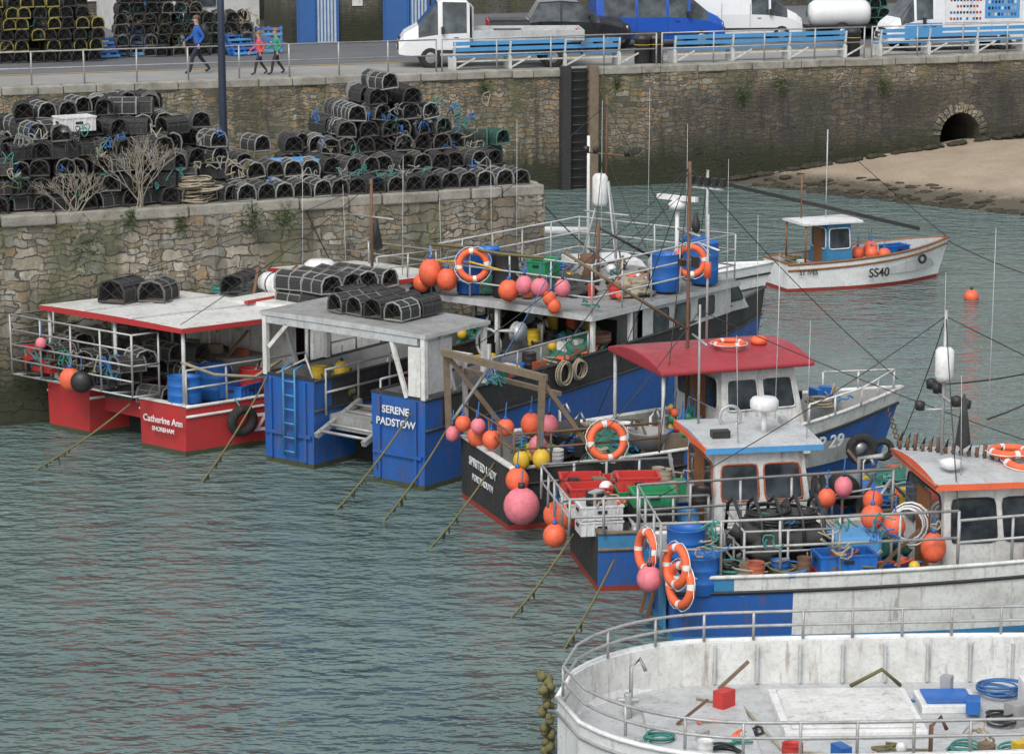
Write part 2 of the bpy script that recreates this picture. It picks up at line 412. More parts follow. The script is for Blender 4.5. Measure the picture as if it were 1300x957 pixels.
def lifebuoy(mb,c,nrm,R_=.3,r=.062):
    mb.torus(c,R_,r,LIFEO,nrm,24,8,band=WHITE2)
    n=V(nrm).normalized(); ref=V((0,0,1)) if abs(n.z)<.9 else V((1,0,0)); a=n.cross(ref).normalized(); b=n.cross(a); c=V(c)
    pts=[]
    for i in range(24):
        th=2*math.pi*i/24; k=R_+r+(.0 if i%6==0 else .035); pts.append(c+(a*math.cos(th)+b*math.sin(th))*k)
    mb.tube(pts,.009,WHITE,4,closed=True)
def barrel(mb,c,r,h,m=None,open_=True):
    m=m or BPL
    prof=[(0,0),(r*.92,0),(r,.03),(r,h*.3),(r*1.03,h*.33),(r,h*.36),(r,h*.64),(r*1.03,h*.67),(r,h*.7),(r,h*.97),(r*1.04,h),(r*.93,h)]
    prof+= [(r*.9,h*.8),(r*.88,h*.25),(0,h*.25)] if open_ else [(r*.9,h*.97),(0,h*.97)]
    mb.lathe(c,prof,m,18)
def crate(mb,c,m,rz=0,L=.72,W=.44,H=.26):
    T=Matrix.Translation(V(c))@Matrix.Rotation(rad(rz),4,'Z')
    t=.03
    for cc,d in (((0,0,t/2),(L,W,t)),((L/2-t/2,0,H/2+t/2),(t,W,H-t)),((-L/2+t/2,0,H/2+t/2),(t,W,H-t)),((0,W/2-t/2,H/2+t/2),(L-2*t,t,H-t)),((0,-W/2+t/2,H/2+t/2),(L-2*t,t,H-t))):
        mb.box(None,d,m,M=T@Matrix.Translation(cc))
    for sx in (-1,1):
        mb.box(None,(L+.04,.025,.03),m,M=T@Matrix.Translation((0,sx*(W/2+.005),H-.01)))
        mb.box(None,(.025,W+.04,.03),m,M=T@Matrix.Translation((sx*(L/2+.005),0,H-.012)))
        for k in range(-2,3): mb.box(None,(.02,.02,H-.04),m,M=T@Matrix.Translation((k*L/5.2,sx*(W/2+.008),H/2)))
        mb.box(None,(.16,.012,.05),KPL,M=T@Matrix.Translation((0,sx*(W/2+.02),H*.6)))
        mb.box(None,(.012,.14,.05),KPL,M=T@Matrix.Translation((sx*(L/2+.014),0,H*.62)))
def tyre(mb,c,r,nrm): 
    mb.torus(c,r*.72,r*.28,RUB,nrm,20,8)
def coil(mb,c,r,m,k=6,nrm=(0,0,1)):
    n=V(nrm).normalized()
    for i in range(k):
        mb.torus(V(c)+n*(.025*i)+V((R.uniform(-.03,.03),R.uniform(-.03,.03),0)),r*R.uniform(.75,1.1),.018,m,n+V((R.uniform(-.15,.15),R.uniform(-.15,.15),0)),16,4)
def squiggle(mb,c,sx,sy,sz,r,m,k=9):
    a=R.uniform(0,6.28); pts=[]
    for i in range(k):
        a+=R.uniform(-1.3,1.3); pts.append(V(c)+V((math.cos(a)*sx*R.uniform(.2,1),math.sin(a)*sy*R.uniform(.2,1),R.uniform(0,sz))))
    out=[]
    for q,w in zip(pts,pts[1:]): out+= [q*.75+w*.25,q*.25+w*.75]
    mb.tube(out,r,m,4)
def heap(mb,c,sx,sy,sz,m,k=1):
    mb.sphere(c,1,m,(sx,sy,sz),30,lump=.7)
    for i in range(9):
        squiggle(mb,V(c)+V((0,0,sz*.5)),sx*.9,sy*.9,sz*.6,.015,R.choice([ROPEG,ROPET,m,ROPEB,m]))
def whip(mb,p,h,m=None,r=.009): mb.tube([p,(p[0]+R.uniform(-.06,.06),p[1],p[2]+h)],[r,r*.5],m or LGREY,5)
CLM=[KPL,BPL,RPL,WHITE2,GPL,ROPET,RUST,GALV,YEL,TERRA,WOOD,BPL,KPL,GREYP]
def clutter(mb,x0,x1,y0,y1,z,n):
    for i in range(n):
        x=R.uniform(x0,x1);y=R.uniform(y0,y1);k=R.random();m=R.choice(CLM)
        if k<.2: mb.box((x,y,z+.1),(R.uniform(.12,.4),R.uniform(.1,.3),R.uniform(.1,.35)),m,R.uniform(0,180))
        elif k<.36: barrel(mb,(x,y,z),R.uniform(.1,.16),R.uniform(.2,.35),m)
        elif k<.5: coil(mb,(x,y,z+.02),R.uniform(.15,.28),R.choice([ROPEG,ROPEB,ROPET,ROPEY,KPL]),5)
        elif k<.75: squiggle(mb,(x,y,z+.02),R.uniform(.25,.6),R.uniform(.2,.4),R.uniform(.05,.35),.017,R.choice([ROPEG,ROPEB,ROPET,ROPEY,LIFEO]))
        elif k<.83: mb.sphere((x,y,z+.08),R.uniform(.07,.13),R.choice([ORANGE,PINK,YEL,WHITE2]),(1,1,1),10)
        elif k<.93: mb.beam((x,y,z+.05),(x+R.uniform(-.8,.8),y+R.uniform(-.3,.3),z+R.uniform(.05,.7)),.05,.04,R.choice([WOOD,GALV,RUST]))
        else: mb.tube([(x,y,z),(x,y,z+.5),(x+.12,y,z+.62),(x+.2,y,z+.45)],.03,R.choice([GALV,WHITE,RUST]),6)
def pot_template(L=.62,W=.42,H=.36):
    t=MB()
    arch=[(-.5,0),(-.5,.5),(-.36,.85),(0,1),(.36,.85),(.5,.5),(.5,0)]
    for x in (-L/2,0,L/2): t.tube([(x,a*W,b*H+.02) for a,b in arch],.022 if x else .015,CREELR,4,closed=True)
    for a,b in ((-.5,0),(.5,0),(0,1),(-.42,.72),(.42,.72)): t.tube([(-L/2,a*W,b*H+.02),(L/2,a*W,b*H+.02)],.014,CREELR,3,caps=False)
    for (a,b),(c,d) in zip(arch,arch[1:]):
        t.quad([(-L/2,a*W*.97,b*H*.97+.02),(L/2,a*W*.97,b*H*.97+.02),(L/2,c*W*.97,d*H*.97+.02),(-L/2,c*W*.97,d*H*.97+.02)],CNET)
    for x,s in ((-L/2,1),(L/2,-1)):
        for a,b,c,d in ((-.5,.3,.0,.95),(-.4,0,.4,.75),(.5,.3,0,.95),(.4,0,-.4,.75)):
            t.tube([(x,a*W,b*H+.02),(x,c*W,d*H+.02)],.006,CREELB,3,caps=False)
    t.quad([(0,a*W*.9,b*H*.9+.02) for a,b in arch],CNET)
    for k in range(5): t.box((-L/2+L*(k+.5)/5,0,.012),(.03,W,.016),WOOD)
    return t
POT=pot_template()
RIMS=[CREELR]*7+[CREELB]*7+[CREELW]*4
def pot(mb,x,y,z,rz,s=1,rim=None,tilt=0,green=False):
    rim=rim or R.choice(RIMS)
    M=Matrix.Translation((x,y,z))@Matrix.Rotation(rad(rz),4,'Z')@Matrix.Rotation(rad(tilt),4,'X')@Matrix.Scale(s,4)
    mm={CREELR:rim}
    if green: mm[CNET]=CNETG
    mb.merge(POT,M,mm)
def rope(mb,p0,p1,sag,r,m,n=12):
    p0=V(p0);p1=V(p1)
    mb.tube([p0.lerp(p1,i/n)-V((0,0,sag*4*(i/n)*(1-i/n))) for i in range(n+1)],r,m,5)

# ------------------------------------------------------------------ setting
WA=20.3
HM=place(1.89,91.06,0,WA)
def sheet(name,x0,x1,y0,y1,z,m,M=None):
    mb=MB(); mb.quad([(x0,y0,z),(x1,y0,z),(x1,y1,z),(x0,y1,z)],m); return mb.obj(name,None,M)
sheet('harbour_water',-900,900,-60,2500,0,WATER)
sheet('seabed',-900,900,-60,2500,-3,WEED)
mb=MB(); ZT=3.85
ax,ar,az=15.2,.8,1.25
def wq(x0,x1,z0,z1): mb.quad([(x0,0,z0),(x1,0,z0),(x1,0,z1),(x0,0,z1)],STU)
wq(-70,-20,-3,ZT); wq(-20,ax-ar,-3,ZT); wq(ax+ar,60,-3,ZT); wq(ax-ar,ax+ar,-3,.7)
arc=[(ax-ar*math.cos(math.pi*i/14),az+ar*math.sin(math.pi*i/14)) for i in range(15)]
for (xa,za),(xb,zb) in zip(arc,arc[1:]): mb.quad([(xa,0,za),(xb,0,zb),(xb,0,ZT),(xa,0,ZT)],STU)
prof=[(ax-ar,.7)]+arc+[(ax+ar,.7)]
for (xa,za),(xb,zb) in zip(prof,prof[1:]): mb.quad([(xa,0,za),(xa,4,za),(xb,4,zb),(xb,0,zb)],STS)
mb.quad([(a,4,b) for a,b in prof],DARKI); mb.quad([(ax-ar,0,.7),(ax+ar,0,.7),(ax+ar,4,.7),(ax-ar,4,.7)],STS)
for i in range(15):
    a0=math.pi*i/15+.02;a1=math.pi*(i+1)/15-.02; r0,r1=ar,ar+.3+.05*(i%2)
    q=[(ax-r*math.cos(a),az+r*math.sin(a)) for r,a in ((r0,a0),(r1,a0),(r1,a1),(r0,a1))]
    mb.add([(x,-.05,z) for x,z in q]+[(x,.02,z) for x,z in q],[(0,3,2,1),(0,1,5,4),(1,2,6,5),(2,3,7,6),(3,0,4,7)],STQ)
hw=mb.obj('harbour_wall',None,HM)
mb=MB(); x=-70
while x<60:
    L=R.uniform(.5,1.5); d=R.uniform(-.05,.05)
    mb.box((x+L/2,.32+d,ZT+.13+R.uniform(-.015,.01)),(L-.02,.75,.26),COPE); x+=L
mb.obj('wall_coping',None,HM,bevel=.03)
sheet('quay_paving',-70,60,.6,4.2,4.075,CONC,HM)
sheet('road',-70,60,4.2,26,4.06,ASPH,HM)
mb=MB()
for i in range(12): mb.box((-22+i*5.2,15.5,4.066),(.1,4.6,.004),WHITE)
mb.box((-5,4.6,4.067),(100,.1,.004),YEL)
mb.obj('parking_bay_markings',None,HM)
mb=MB(); mb.bb(-70,60,26,26.5,3,5.0,STS); mb.bb(-70,60,25.95,26.55,5.0,5.12,WHITE)
mb.bb(-70,60,26.5,34,-3,4.0,STS); mb.obj('sea_wall',None,HM)
mb=MB()
for xx in (-.15,.85): mb.box((xx,-.16,1.85),(.32,.32,4.7),BLACK if xx<0 else WOOD)
mb.box((.35,-.06,1.85),(.66,.1,4.5),DARKI)
for k in range(14): mb.tube([(.02,-.2,.1+k*.3),(.68,-.2,.1+k*.3)],.022,BLACK,6)
mb.obj('quay_ladder',None,HM)
mb=MB()
def qr(x0,x1):
    n=max(1,round((x1-x0)/1.75))
    for i in range(n+1):
        x=x0+(x1-x0)*i/n; mb.tube([(x,.3,4.1),(x+R.uniform(-.02,.02),.3,5.2)],.03,GALV,6)
    for h in (4.65,5.18): mb.tube([(x0,.3,h),(x1,.3,h)],.026,GALV,6)
qr(-30,-4.6); qr(-4.4,3.4); qr(3.6,11.4); qr(11.7,30)
mb.obj('quay_railing',None,HM)
def bench(x0,x1):
    mb=MB(); n=round((x1-x0)/1.9)
    for i in range(n+1):
        x=x0+(x1-x0)*i/n
        mb.box((x,1.0,4.3),(.09,.5,.42),WHITE); mb.beam((x,.82,4.4),(x,.72,5.02),.08,.06,WHITE); mb.box((x,.78,4.3),(.11,.1,.44),WHITE)
        mb.box((x,1.25,4.3),(.1,.08,.44),WHITE)
        mb.beam((x,.78,4.12),(x+.75,.8,4.48),.05,.05,WHITE)
    for k in range(3): mb.box(((x0+x1)/2,.9+k*.16,4.53),(x1-x0+.1,.13,.035),BPL2)
    mb.box(((x0+x1)/2,.765,4.78),(x1-x0+.1,.035,.13),BPL2); mb.box(((x0+x1)/2,.735,4.98),(x1-x0+.1,.035,.13),BPL2)
    mb.box(((x0+x1)/2,.80,4.38),(x1-x0,.03,.05),WHITE)
    mb.obj('bench',None,HM)
bench(-3.8,2.2); bench(4.3,10.9); bench(12.3,18.2)
def bin_(x,y):
    mb=MB(); mb.lathe((x,y,4.08),[(0,0),(.26,0),(.28,.05),(.28,.8),(.31,.83),(.31,.9),(.22,1.02),(0,1.05)],KPL,14)
    mb.torus((x,y,4.75),.29,.012,YEL,(0,0,1),16,4); mb.obj('litter_bin',None,HM)
bin_(3.15,.95); bin_(3.65,1.0); bin_(11.4,1.2)
mb=MB(); NX,NY=70,50; vs=[];fs=[]
for j in range(NY+1):
    for i in range(NX+1):
        lx=4+i*.5; ly=-.02-(NY-j)*.42+ (0.5 if j==NY else 0)
        p=HM@V((lx,ly,0)); d=(p.x-8.3)*.652+(p.y-91.9)*.758
        z=.112*d if d<9 else 1.0+.03*(d-9)
        z+= .05*noise.noise(V((p.x*.5,p.y*.5,0)))+ (.12*noise.noise(V((p.x*2.2,p.y*2.2,3))) if -1<d<2 else 0)
        vs.append((lx,ly,max(z,-2.9)))
for j in range(NY):
    for i in range(NX): a=j*(NX+1)+i; fs.append((a,a+1,a+NX+2,a+NX+1))
mb.add(vs,fs,SAND,True); mb.obj('sand_beach',None,HM)
mb=MB()
for i in range(420):
    t=R.uniform(0,1); bx=8.3+t*9.5; by=91.9-t*8.2; d=abs(R.gauss(0,.5))-.2
    if R.random()<.3:
        lx=R.uniform(5,19); p=HM@V((lx,-.25,0)); d2=(p.x-8.3)*.652+(p.y-91.9)*.758
        if d2<-1: continue
        mb.sphere((p.x,p.y,max(.112*d2,0)+.05),R.uniform(.08,.24),WEED,(1,1,.5),7,lump=.6); continue
    if R.random()<.25: d=R.uniform(0,2.5)
    mb.sphere((bx+d*.652,by+d*.758,max(0,.112*d)+.0),R.uniform(.05,.2),WEED,(1.3,1,.35),7,lump=.7)
mb.obj('seaweed_rocks')

PA=23.3; PM=place(-10.7,54.5,0,PA)
mb=MB(); X0,X1,WD=-40,12.45,4.3; PZ=4.17
mb.quad([(X0,0,-3),(X1,0,-3),(X1,0,PZ),(X0,0,PZ)],STQ)
mb.quad([(X1,0,-3),(X1,WD,-3),(X1,WD,PZ),(X1,0,PZ)],STQ)
mb.quad([(X1,WD,-3),(X0,WD,-3),(X0,WD,PZ),(X1,WD,PZ)],STQ)
mb.quad([(X0,.5,PZ+.2),(X1-.5,.5,PZ+.2),(X1-.5,WD-.3,PZ+.2),(X0,WD-.3,PZ+.2)],CONC)
mb.obj('stone_pier',None,PM)
mb=MB(); x=X0
while x<X1-.3:
    L=min(R.uniform(.6,1.7),X1-x); mb.box((x+L/2,.32+R.uniform(-.05,.05),PZ+.11+R.uniform(-.012,.015)),(L-.025,.72,.24),COPE); 
    mb.box((x+L/2,WD-.2,PZ+.12),(L-.02,.5,.25),COPE); x+=L
mb.box((X1-.27,WD/2,PZ+.118),(.6,WD-.8,.246),COPE)
mb.obj('pier_coping',None,PM,bevel=.035)
def ph(x):
    if x<1.2: return 3
    if x<4.6: return 5.7
    if x<5.4: return 4
    if x<6.3: return 2.3
    return 1
mb=MB(); x=-3.5; Z0=PZ+.22
while x<5.6:
    for yi,y in enumerate((.55,1.2,1.85,2.5,3.1)):
        n=ph(x)-(1.4 if yi==0 and x>1 else 0)-(1 if (yi==0 and x>4) else 0)-(.8 if yi==1 else 0)
        n=max(1,int(round(n+R.uniform(-.8,.8))))
        for l in range(n):
            pot(mb,x+R.uniform(-.08,.08),y+R.uniform(-.08,.08)+.04*l,Z0+l*.35+R.uniform(0,.04),90+R.uniform(-20,20) if R.random()<.6 else R.uniform(-30,30),.95,tilt=R.uniform(-9,9))
    x+=.43
for i in range(60):
    squiggle(mb,(R.uniform(-1,5.6),R.uniform(.2,.6),Z0+R.uniform(.1,1.5)),.3,.15,.35,.013,R.choice([ROPET,ROPEB,ROPEG,CREELW,ROPEY,NETD]))
mb.obj('lobster_pot_pile',None,PM)
mb=MB(); x=5.5
while x<12.2:
    pot(mb,x,.42+R.uniform(-.05,.05),Z0,90+R.uniform(-8,8),R.uniform(.94,1.03),rim=R.choice([CREELR,CREELW,CREELR,CREELB]))
    pot(mb,x+.05,1.1,Z0,90+R.uniform(-8,8),1)
    if x<11.6: pot(mb,x+.1,1.25+R.uniform(-.1,.1),Z0+.36,90+R.uniform(-16,16),.95,tilt=R.uniform(-9,9),rim=R.choice([CREELR,CREELW,CREELB]))
    x+=.43
for i in range(20): squiggle(mb,(R.uniform(5.6,12),.35,Z0+R.uniform(.2,.4)),.3,.12,.3,.013,R.choice([ROPET,ROPEB,ROPEG,CREELW]))
mb.obj('lobster_pot_row',None,PM)
mb=MB()
for l in range(7):
    half=2.35-l*.36
    for y in (2.0,2.65,3.3):
        if l==6 and y>3: continue
        x=9.75-half+(.1 if l%2 else 0)
        while x<9.75+half:
            if not (l>2 and R.random()<.07):
                pot(mb,x-l*.03+R.uniform(-.07,.07),y+R.uniform(-.07,.07),Z0+l*.35,90+R.uniform(-18,18),.97,tilt=R.uniform(-9,9),rim=R.choice([CREELR,CREELR,CREELW,CREELB,CREELB]),green=R.random()<.05)
            x+=.43
for i in range(10): pot(mb,11.2+i*.12,2.0+R.uniform(0,.8),Z0+.36*R.randint(0,2),R.uniform(0,180),.9,rim=R.choice([CREELG,CREELB]),green=R.random()<.5,tilt=R.uniform(-20,20))
for i in range(14): pot(mb,5.4+R.uniform(0,2.2),2.4+R.uniform(0,1),Z0+.36*(i%3),R.uniform(60,120),.97,tilt=R.uniform(-9,9))
for i in range(44):
    squiggle(mb,(R.uniform(7.8,11.6),1.75,Z0+R.uniform(.3,1.6)),.35,.1,.4,.014,R.choice([ROPEG,ROPEB,ROPET,CREELW,CREELW,NETD]))
mb.obj('lobster_pot_stack',None,PM)
mb=MB(); 
for i in range(14): coil(mb,(4.6+R.uniform(-.35,.4),.35+R.uniform(-.1,.2),Z0+.04*i),R.uniform(.15,.3),ROPET,3)
mb.obj('rope_pile',None,PM)
mb=MB(); crate(mb,(2.0,.75,Z0+1.62),WHITE2,8,.75,.5,.3); mb.obj('fish_box',None,PM)
mb=MB(); mb.box((7.2,1.7,Z0+.62),(1.1,.7,.08),BPL2); mb.box((7.2,1.7,Z0+.45),(1.0,.6,.26),BPL);mb.obj('blue_tub',None,PM,bevel=.03)
def shrub(name,x,y,z,h,seed):
    r=random.Random(seed); mb=MB()
    def br(p,d,L,rr,k):
        q=p+d*L; mid=(p+q)/2+V((r.uniform(-.05,.05),r.uniform(-.05,.05),0)); mb.tube([p,mid,q],[rr,rr*.8,rr*.6],TWIG,4)
        if k:
            for _ in range(3): 
                dd=(d+V((r.uniform(-.7,.7),r.uniform(-.5,.5),r.uniform(-.15,.5)))).normalized(); br(q,dd,L*r.uniform(.55,.85),rr*.6,k-1)
    for i in range(8): br(V((x+r.uniform(-.15,.15),y,z)),V((r.uniform(-.8,.8),r.uniform(-.4,.1),1)).normalized(),h*.32,.018,3)
    mb.obj(name,None,PM)
shrub('dry_shrub',3.2,.15,PZ+.15,1.9,3); shrub('dry_shrub',1.7,.12,PZ+.1,1.2,5)
def tuft(x,y,z,s,M=PM):
    mb=MB()
    for i in range(150):
        a=V((R.gauss(0,.24)*s,-abs(R.gauss(0,.18))*s,R.gauss(-.15,.35)*s)); d=V((R.uniform(-1,1),R.uniform(-1,.2),R.uniform(-.6,1))).normalized(); e=d.cross(V((0,0,1))).normalized()*.03
        b=V((x,y,z))+a; mb.quad([b-e,b+d*.11*s+e*.5,b+d*.2*s,b+e],LEAF)
    mb.obj('wall_plant',None,M)
for a in ((1.95,-.02,3.75,.85),(5.6,0,4.15,.6),(6.3,0,4.1,.5),(2.9,0,4.25,.4),(-.2,0,3.4,.5),(4.0,0,4.1,.35)): tuft(*a)
for a in ((-9,-.02,2.6,.8),(-3,0,3.6,.5),(6.5,0,3.1,.6),(8,0,3.4,.5),(1.8,0,3.6,.4),(12,0,3.2,.7),(-14,0,2.6,.8)): tuft(*a,M=HM)

mb=MB(); mb.lathe((0,0,0),[(.16,0),(.16,.5),(.13,.55),(.1,1.0),(.085,3),(.075,7.5),(0,7.5)],paint('lamp_post_paint',(.02,.03,.06),.4,.3,0),12)
mb.tube([(0,0,7.4),(.1,0,7.9),(.6,0,8.1),(.9,0,8.05)],.04,KPL,8); mb.box((1.1,0,8.02),(.6,.25,.12),KPL)
mb.obj('street_lamp',None,place(-7.6,61.3,4.38,20)@Matrix.Translation((1.0,0,0)))

def pile_up(name,cx,cy,nx,ny,nl,rims,h=0,s=1.05,hanging=0):
    mb=MB()
    for l in range(nl):
        for i in range(nx-(l>2)*(l-2)//2):
            for j in range(ny-(l>3)):
                if R.random()<.08: continue
                pot(mb,(i-nx/2)*.5+R.uniform(-.06,.06)+l*.04,(j-ny/2)*.7+R.uniform(-.06,.06),l*.38,90+R.uniform(-10,10),s,rim=R.choice(rims),tilt=R.uniform(-6,6),green=(rims[0] is CREELG))
    for i in range(hanging): squiggle(mb,(R.uniform(-nx*.25,nx*.25),-ny*.38,R.uniform(.2,nl*.3)),.4,.15,.5,.02,R.choice([ROPEG,NETD,ROPET,ROPEY]))
    return mb.obj(name,None,place(cx,cy,4.07,h))
pile_up('lobster_pot_pile',-17.0,95.0,10,3,6,[CREELY,CREELY,CREELB,CREELB],18,1.05,10)
pile_up('lobster_pot_pile',13.2,105.2,6,2,5,[CREELG],12)
pile_up('lobster_pot_pile',-12.5,97.2,7,2,6,[CREELB,CREELB,CREELR],15,1.05,80)
pile_up('lobster_pot_pile',-10.3,97.8,4,2,4,[CREELB,CREELR],10,1.05,30)
def pallet(x,y,h,tilt,n=1):
    mb=MB()
    for q in range(n):
        oy=q*.25
        for k in range(5): mb.box((0,oy,.1+k*.2),(1.0,.025,.1),BLUE2 if (k+q)%3==0 else BLUE)
        for xx in (-.45,0,.45): mb.box((xx,oy+.06,.5),(.09,.09,1.0),BLUE)
    mb.obj('blue_pallet',None,place(x,y,4.08,h)@Matrix.Rotation(rad(tilt),4,'X'))
pallet(-14.3,95.2,35,-45,2); pallet(-13.6,96.0,0,-12,1); pallet(-9.5,96.4,38,-40,2); pallet(-8.8,97.3,5,-15,1)
# ------------------------------------------------------------------ buildings
DOORB=paint('door_blue',(.03,.12,.35),.5,.4,.05); SLAT=paint('pale_slats',(.5,.57,.62),.6,.4,.1)
bg=Grp('net_store_building',-8.3,101.4,4.06,17)
mb=MB(); Lb,Hb,Db=6.4,3.6,5
mb.bb(0,Lb,0,Db,0,Hb,STS); bg.part(mb,'slate_walls')
mb=MB()
mb.bb(-.2,Lb+.2,-.25,Db+.2,Hb+.002,Hb+.2,GREYP); bg.part(mb,'roof')
mb=MB()
for x0,x1,c in ((.25,.9,DOORB),(.98,1.75,SLAT),(3.6,4.5,DOORB),(4.65,5.3,SLAT),(5.5,6.1,DOORB)):
    mb.bb(x0,x1,-.06,-.003,.05,2.5,c)
    mb.bb(x0-.06,x0-.003,-.09,-.003,0,2.6,DOORB); mb.bb(x1+.003,x1+.06,-.09,-.003,0,2.6,DOORB); mb.bb(x0-.06,x1+.06,-.09,-.003,2.603,2.68,DOORB)
    if c is SLAT:
        k=x0+.1
        while k<x1: mb.bb(k-.02,k+.02,-.085,-.062,.1,2.45,DOORB); k+=.13
bg.part(mb,'doors')
mb=MB(); mb.bb(2.35,2.75,-.04,-.003,1.4,1.9,WHITE); bg.part(mb,'notice_plaque')
b2=Grp('harbour_shed',-16,108,4.06,18)
mb=MB(); mb.bb(0,6,0,4,0,2.2,paint('pale_render',(.55,.56,.55),.8,.5,.1)); b2.part(mb,'walls')
mb=MB(); mb.add([(-.2,-.2,2.203),(6.2,-.2,2.203),(6.2,4.2,2.203),(-.2,4.2,2.203),(-.2,2,3.2),(6.2,2,3.2)],[(0,1,5,4),(2,3,4,5),(0,4,3),(1,2,5),(0,3,2,1)],GREYP); b2.part(mb,'roof')
mb=MB(); mb.bb(1,2.2,-.05,-.003,.1,2,DOORB); mb.bb(3.2,4.2,-.05,-.003,.9,1.6,GLASS); b2.part(mb,'door_and_window')

# ------------------------------------------------------------------ vehicles
def loft(mb,st,glass_side=(),glass_top=(),body=None,trim=None):
    rg=[]
    for (x,zb,zm,zt,wb,wm,wt) in st:
        rg.append([V((x,-wb,zb)),V((x,-wm*1.0,zb+.25 if zm>zb+.3 else zb+.01)),V((x,-wm,zm)),V((x,-wt,zt-.05)),V((x,-wt+.08,zt)),V((x,wt-.08,zt)),V((x,wt,zt-.05)),V((x,wm,zm)),V((x,wm,zb+.25 if zm>zb+.3 else zb+.01)),V((x,wb,zb))])
    K=10;vs=[p for r in rg for p in r];fs=[];ms=[]
    for i in range(len(rg)-1):
        for j in range(K):
            a=i*K+j;b=i*K+(j+1)%K
            fs.append((a,a+K,b+K,b)); mm=body
            if j in (2,6) and i in glass_side: mm=GLASS
            if j in (3,4,5) and i in glass_top: mm=GLASS
            if j==9: mm=KPL
            ms.append(mm)
    fs.append(tuple(range(K))); ms.append(body); n=(len(rg)-1)*K; fs.append(tuple(n+j for j in range(K))[::-1]); ms.append(body)
    mb.add(vs,fs,ms,False)
def wheel(mb,x,y,r=.34,w=.22):
    s=1 if y>0 else -1
    mb.lathe((x,y-w/2,r),[(0,0),(r*.6,0),(r*.95,.0),(r,.04),(r,w-.04),(r*.95,w),(r*.6,w),(0,w)],TYRE,18,'y')
    mb.lathe((x,y+s*w*.5,r),[(0,s*.02),(r*.5,s*.012),(r*.6,-s*.02)],HUB,14,'y')
    mb.lathe((x,y-s*.02+s*(w/2-.09),r+.03),[(0,0),(r*1.22,0)],KPL,18,'y')
def vehicle(name,x,y,h,kind,col,s=1.08):
    g=Grp(name,x,y,4.066,h); g.e.matrix_world=g.M@Matrix.Scale(s,4); mb=MB()
    if kind=='van':
        W=.97;st=[(0,.35,1.15,1.9,W-.08,W-.03,W-.14),(.08,.3,1.15,2.0,W-.03,W,W-.12),(.3,.3,1.15,2.02,W-.03,W,W-.12),(1.5,.3,1.15,2.04,W-.03,W,W-.12),(1.62,.3,1.15,2.04,W-.03,W,W-.12),(2.7,.3,1.15,2.04,W-.03,W,W-.12),(2.82,.3,1.15,2.03,W-.03,W,W-.12),(3.55,.3,1.12,1.98,W-.03,W,W-.14),(3.65,.3,1.1,1.92,W-.03,W,W-.15),(4.35,.3,1.0,1.35,W-.03,W-.02,W-.12),(4.75,.32,.85,1.15,W-.05,W-.05,W-.12),(5.0,.35,.7,.95,W-.12,W-.12,W-.22),(5.05,.4,.62,.75,W-.2,W-.2,W-.3)]
        gs=(6,8) if name=='white_van' else (2,4,6,8); loft(mb,st,gs,(8,),col); xs=(.95,4.1);L=5.05
    if kind=='boxvan':
        W=1.0;st=[(0,.4,1.3,2.45,W-.06,W-.02,W-.1),(.08,.35,1.3,2.52,W-.02,W,W-.08),(3.9,.35,1.3,2.52,W-.02,W,W-.08),(4.1,.35,1.3,2.4,W-.02,W,W-.1),(4.8,.35,1.25,2.2,W-.03,W,W-.14),(4.9,.35,1.22,2.1,W-.03,W,W-.15),(5.45,.35,1.05,1.35,W-.04,W-.03,W-.15),(5.8,.38,.9,1.1,W-.08,W-.08,W-.2),(5.95,.42,.65,.8,W-.15,W-.15,W-.3)]
        loft(mb,st,(3,5),(5,),col); xs=(1.0,4.95);L=5.95
    if kind=='pickup':
        W=.95;st=[(0,.45,.9,1.1,W-.05,W-.02,W-.05),(1.5,.4,.95,1.15,W,W,W-.03),(1.52,.4,1.05,1.2,W,W,W-.05),(1.85,.4,1.1,1.78,W,W,W-.18),(2.6,.4,1.1,1.83,W,W,W-.17),(2.68,.4,1.1,1.83,W,W,W-.17),(3.3,.4,1.08,1.78,W,W,W-.18),(4.05,.4,1.03,1.22,W,W-.01,W-.12),(4.9,.42,.85,1.1,W-.03,W-.04,W-.14),(5.2,.45,.65,.9,W-.12,W-.12,W-.22)]
        loft(mb,st,(2,3,5,6),(6,2),col); mb.box((.75,0,1.13),(1.35,1.55,.05),KPL); xs=(.95,4.35);L=5.2
    if kind=='flatbed':
        W=.98;st=[(3.7,.45,1.15,2.1,W-.04,W-.02,W-.14),(3.8,.4,1.15,2.2,W-.03,W,W-.12),(4.6,.4,1.12,2.22,W-.03,W,W-.13),(4.75,.4,1.1,2.15,W-.03,W,W-.15),(5.4,.4,1.0,1.4,W-.03,W-.02,W-.12),(5.85,.42,.85,1.15,W-.06,W-.06,W-.15),(6.05,.45,.6,.85,W-.15,W-.15,W-.25)]
        loft(mb,st,(1,3),(3,),col)
        mb.box((1.75,0,.95),(3.7,2.05,.12),LGREY); mb.box((1.75,0,.75),(3.6,.8,.25),KPL)
        for sy in (-1,1): mb.box((1.75,sy*1.03,1.12),(3.7,.04,.24),LGREY)
        mb.box((-.08,0,1.12),(.04,2.0,.24),LGREY); mb.box((3.6,0,1.5),(.06,2.0,1.0),GALV)
        mb.box((2.4,.2,1.12),(.9,.7,.2),KPL)
        xs=(.95,5.0);L=6.05
    for xx in xs:
        for sy in (-1,1): wheel(mb,xx,sy*(W-.1))
    zf=.72 if kind!='flatbed' else .8
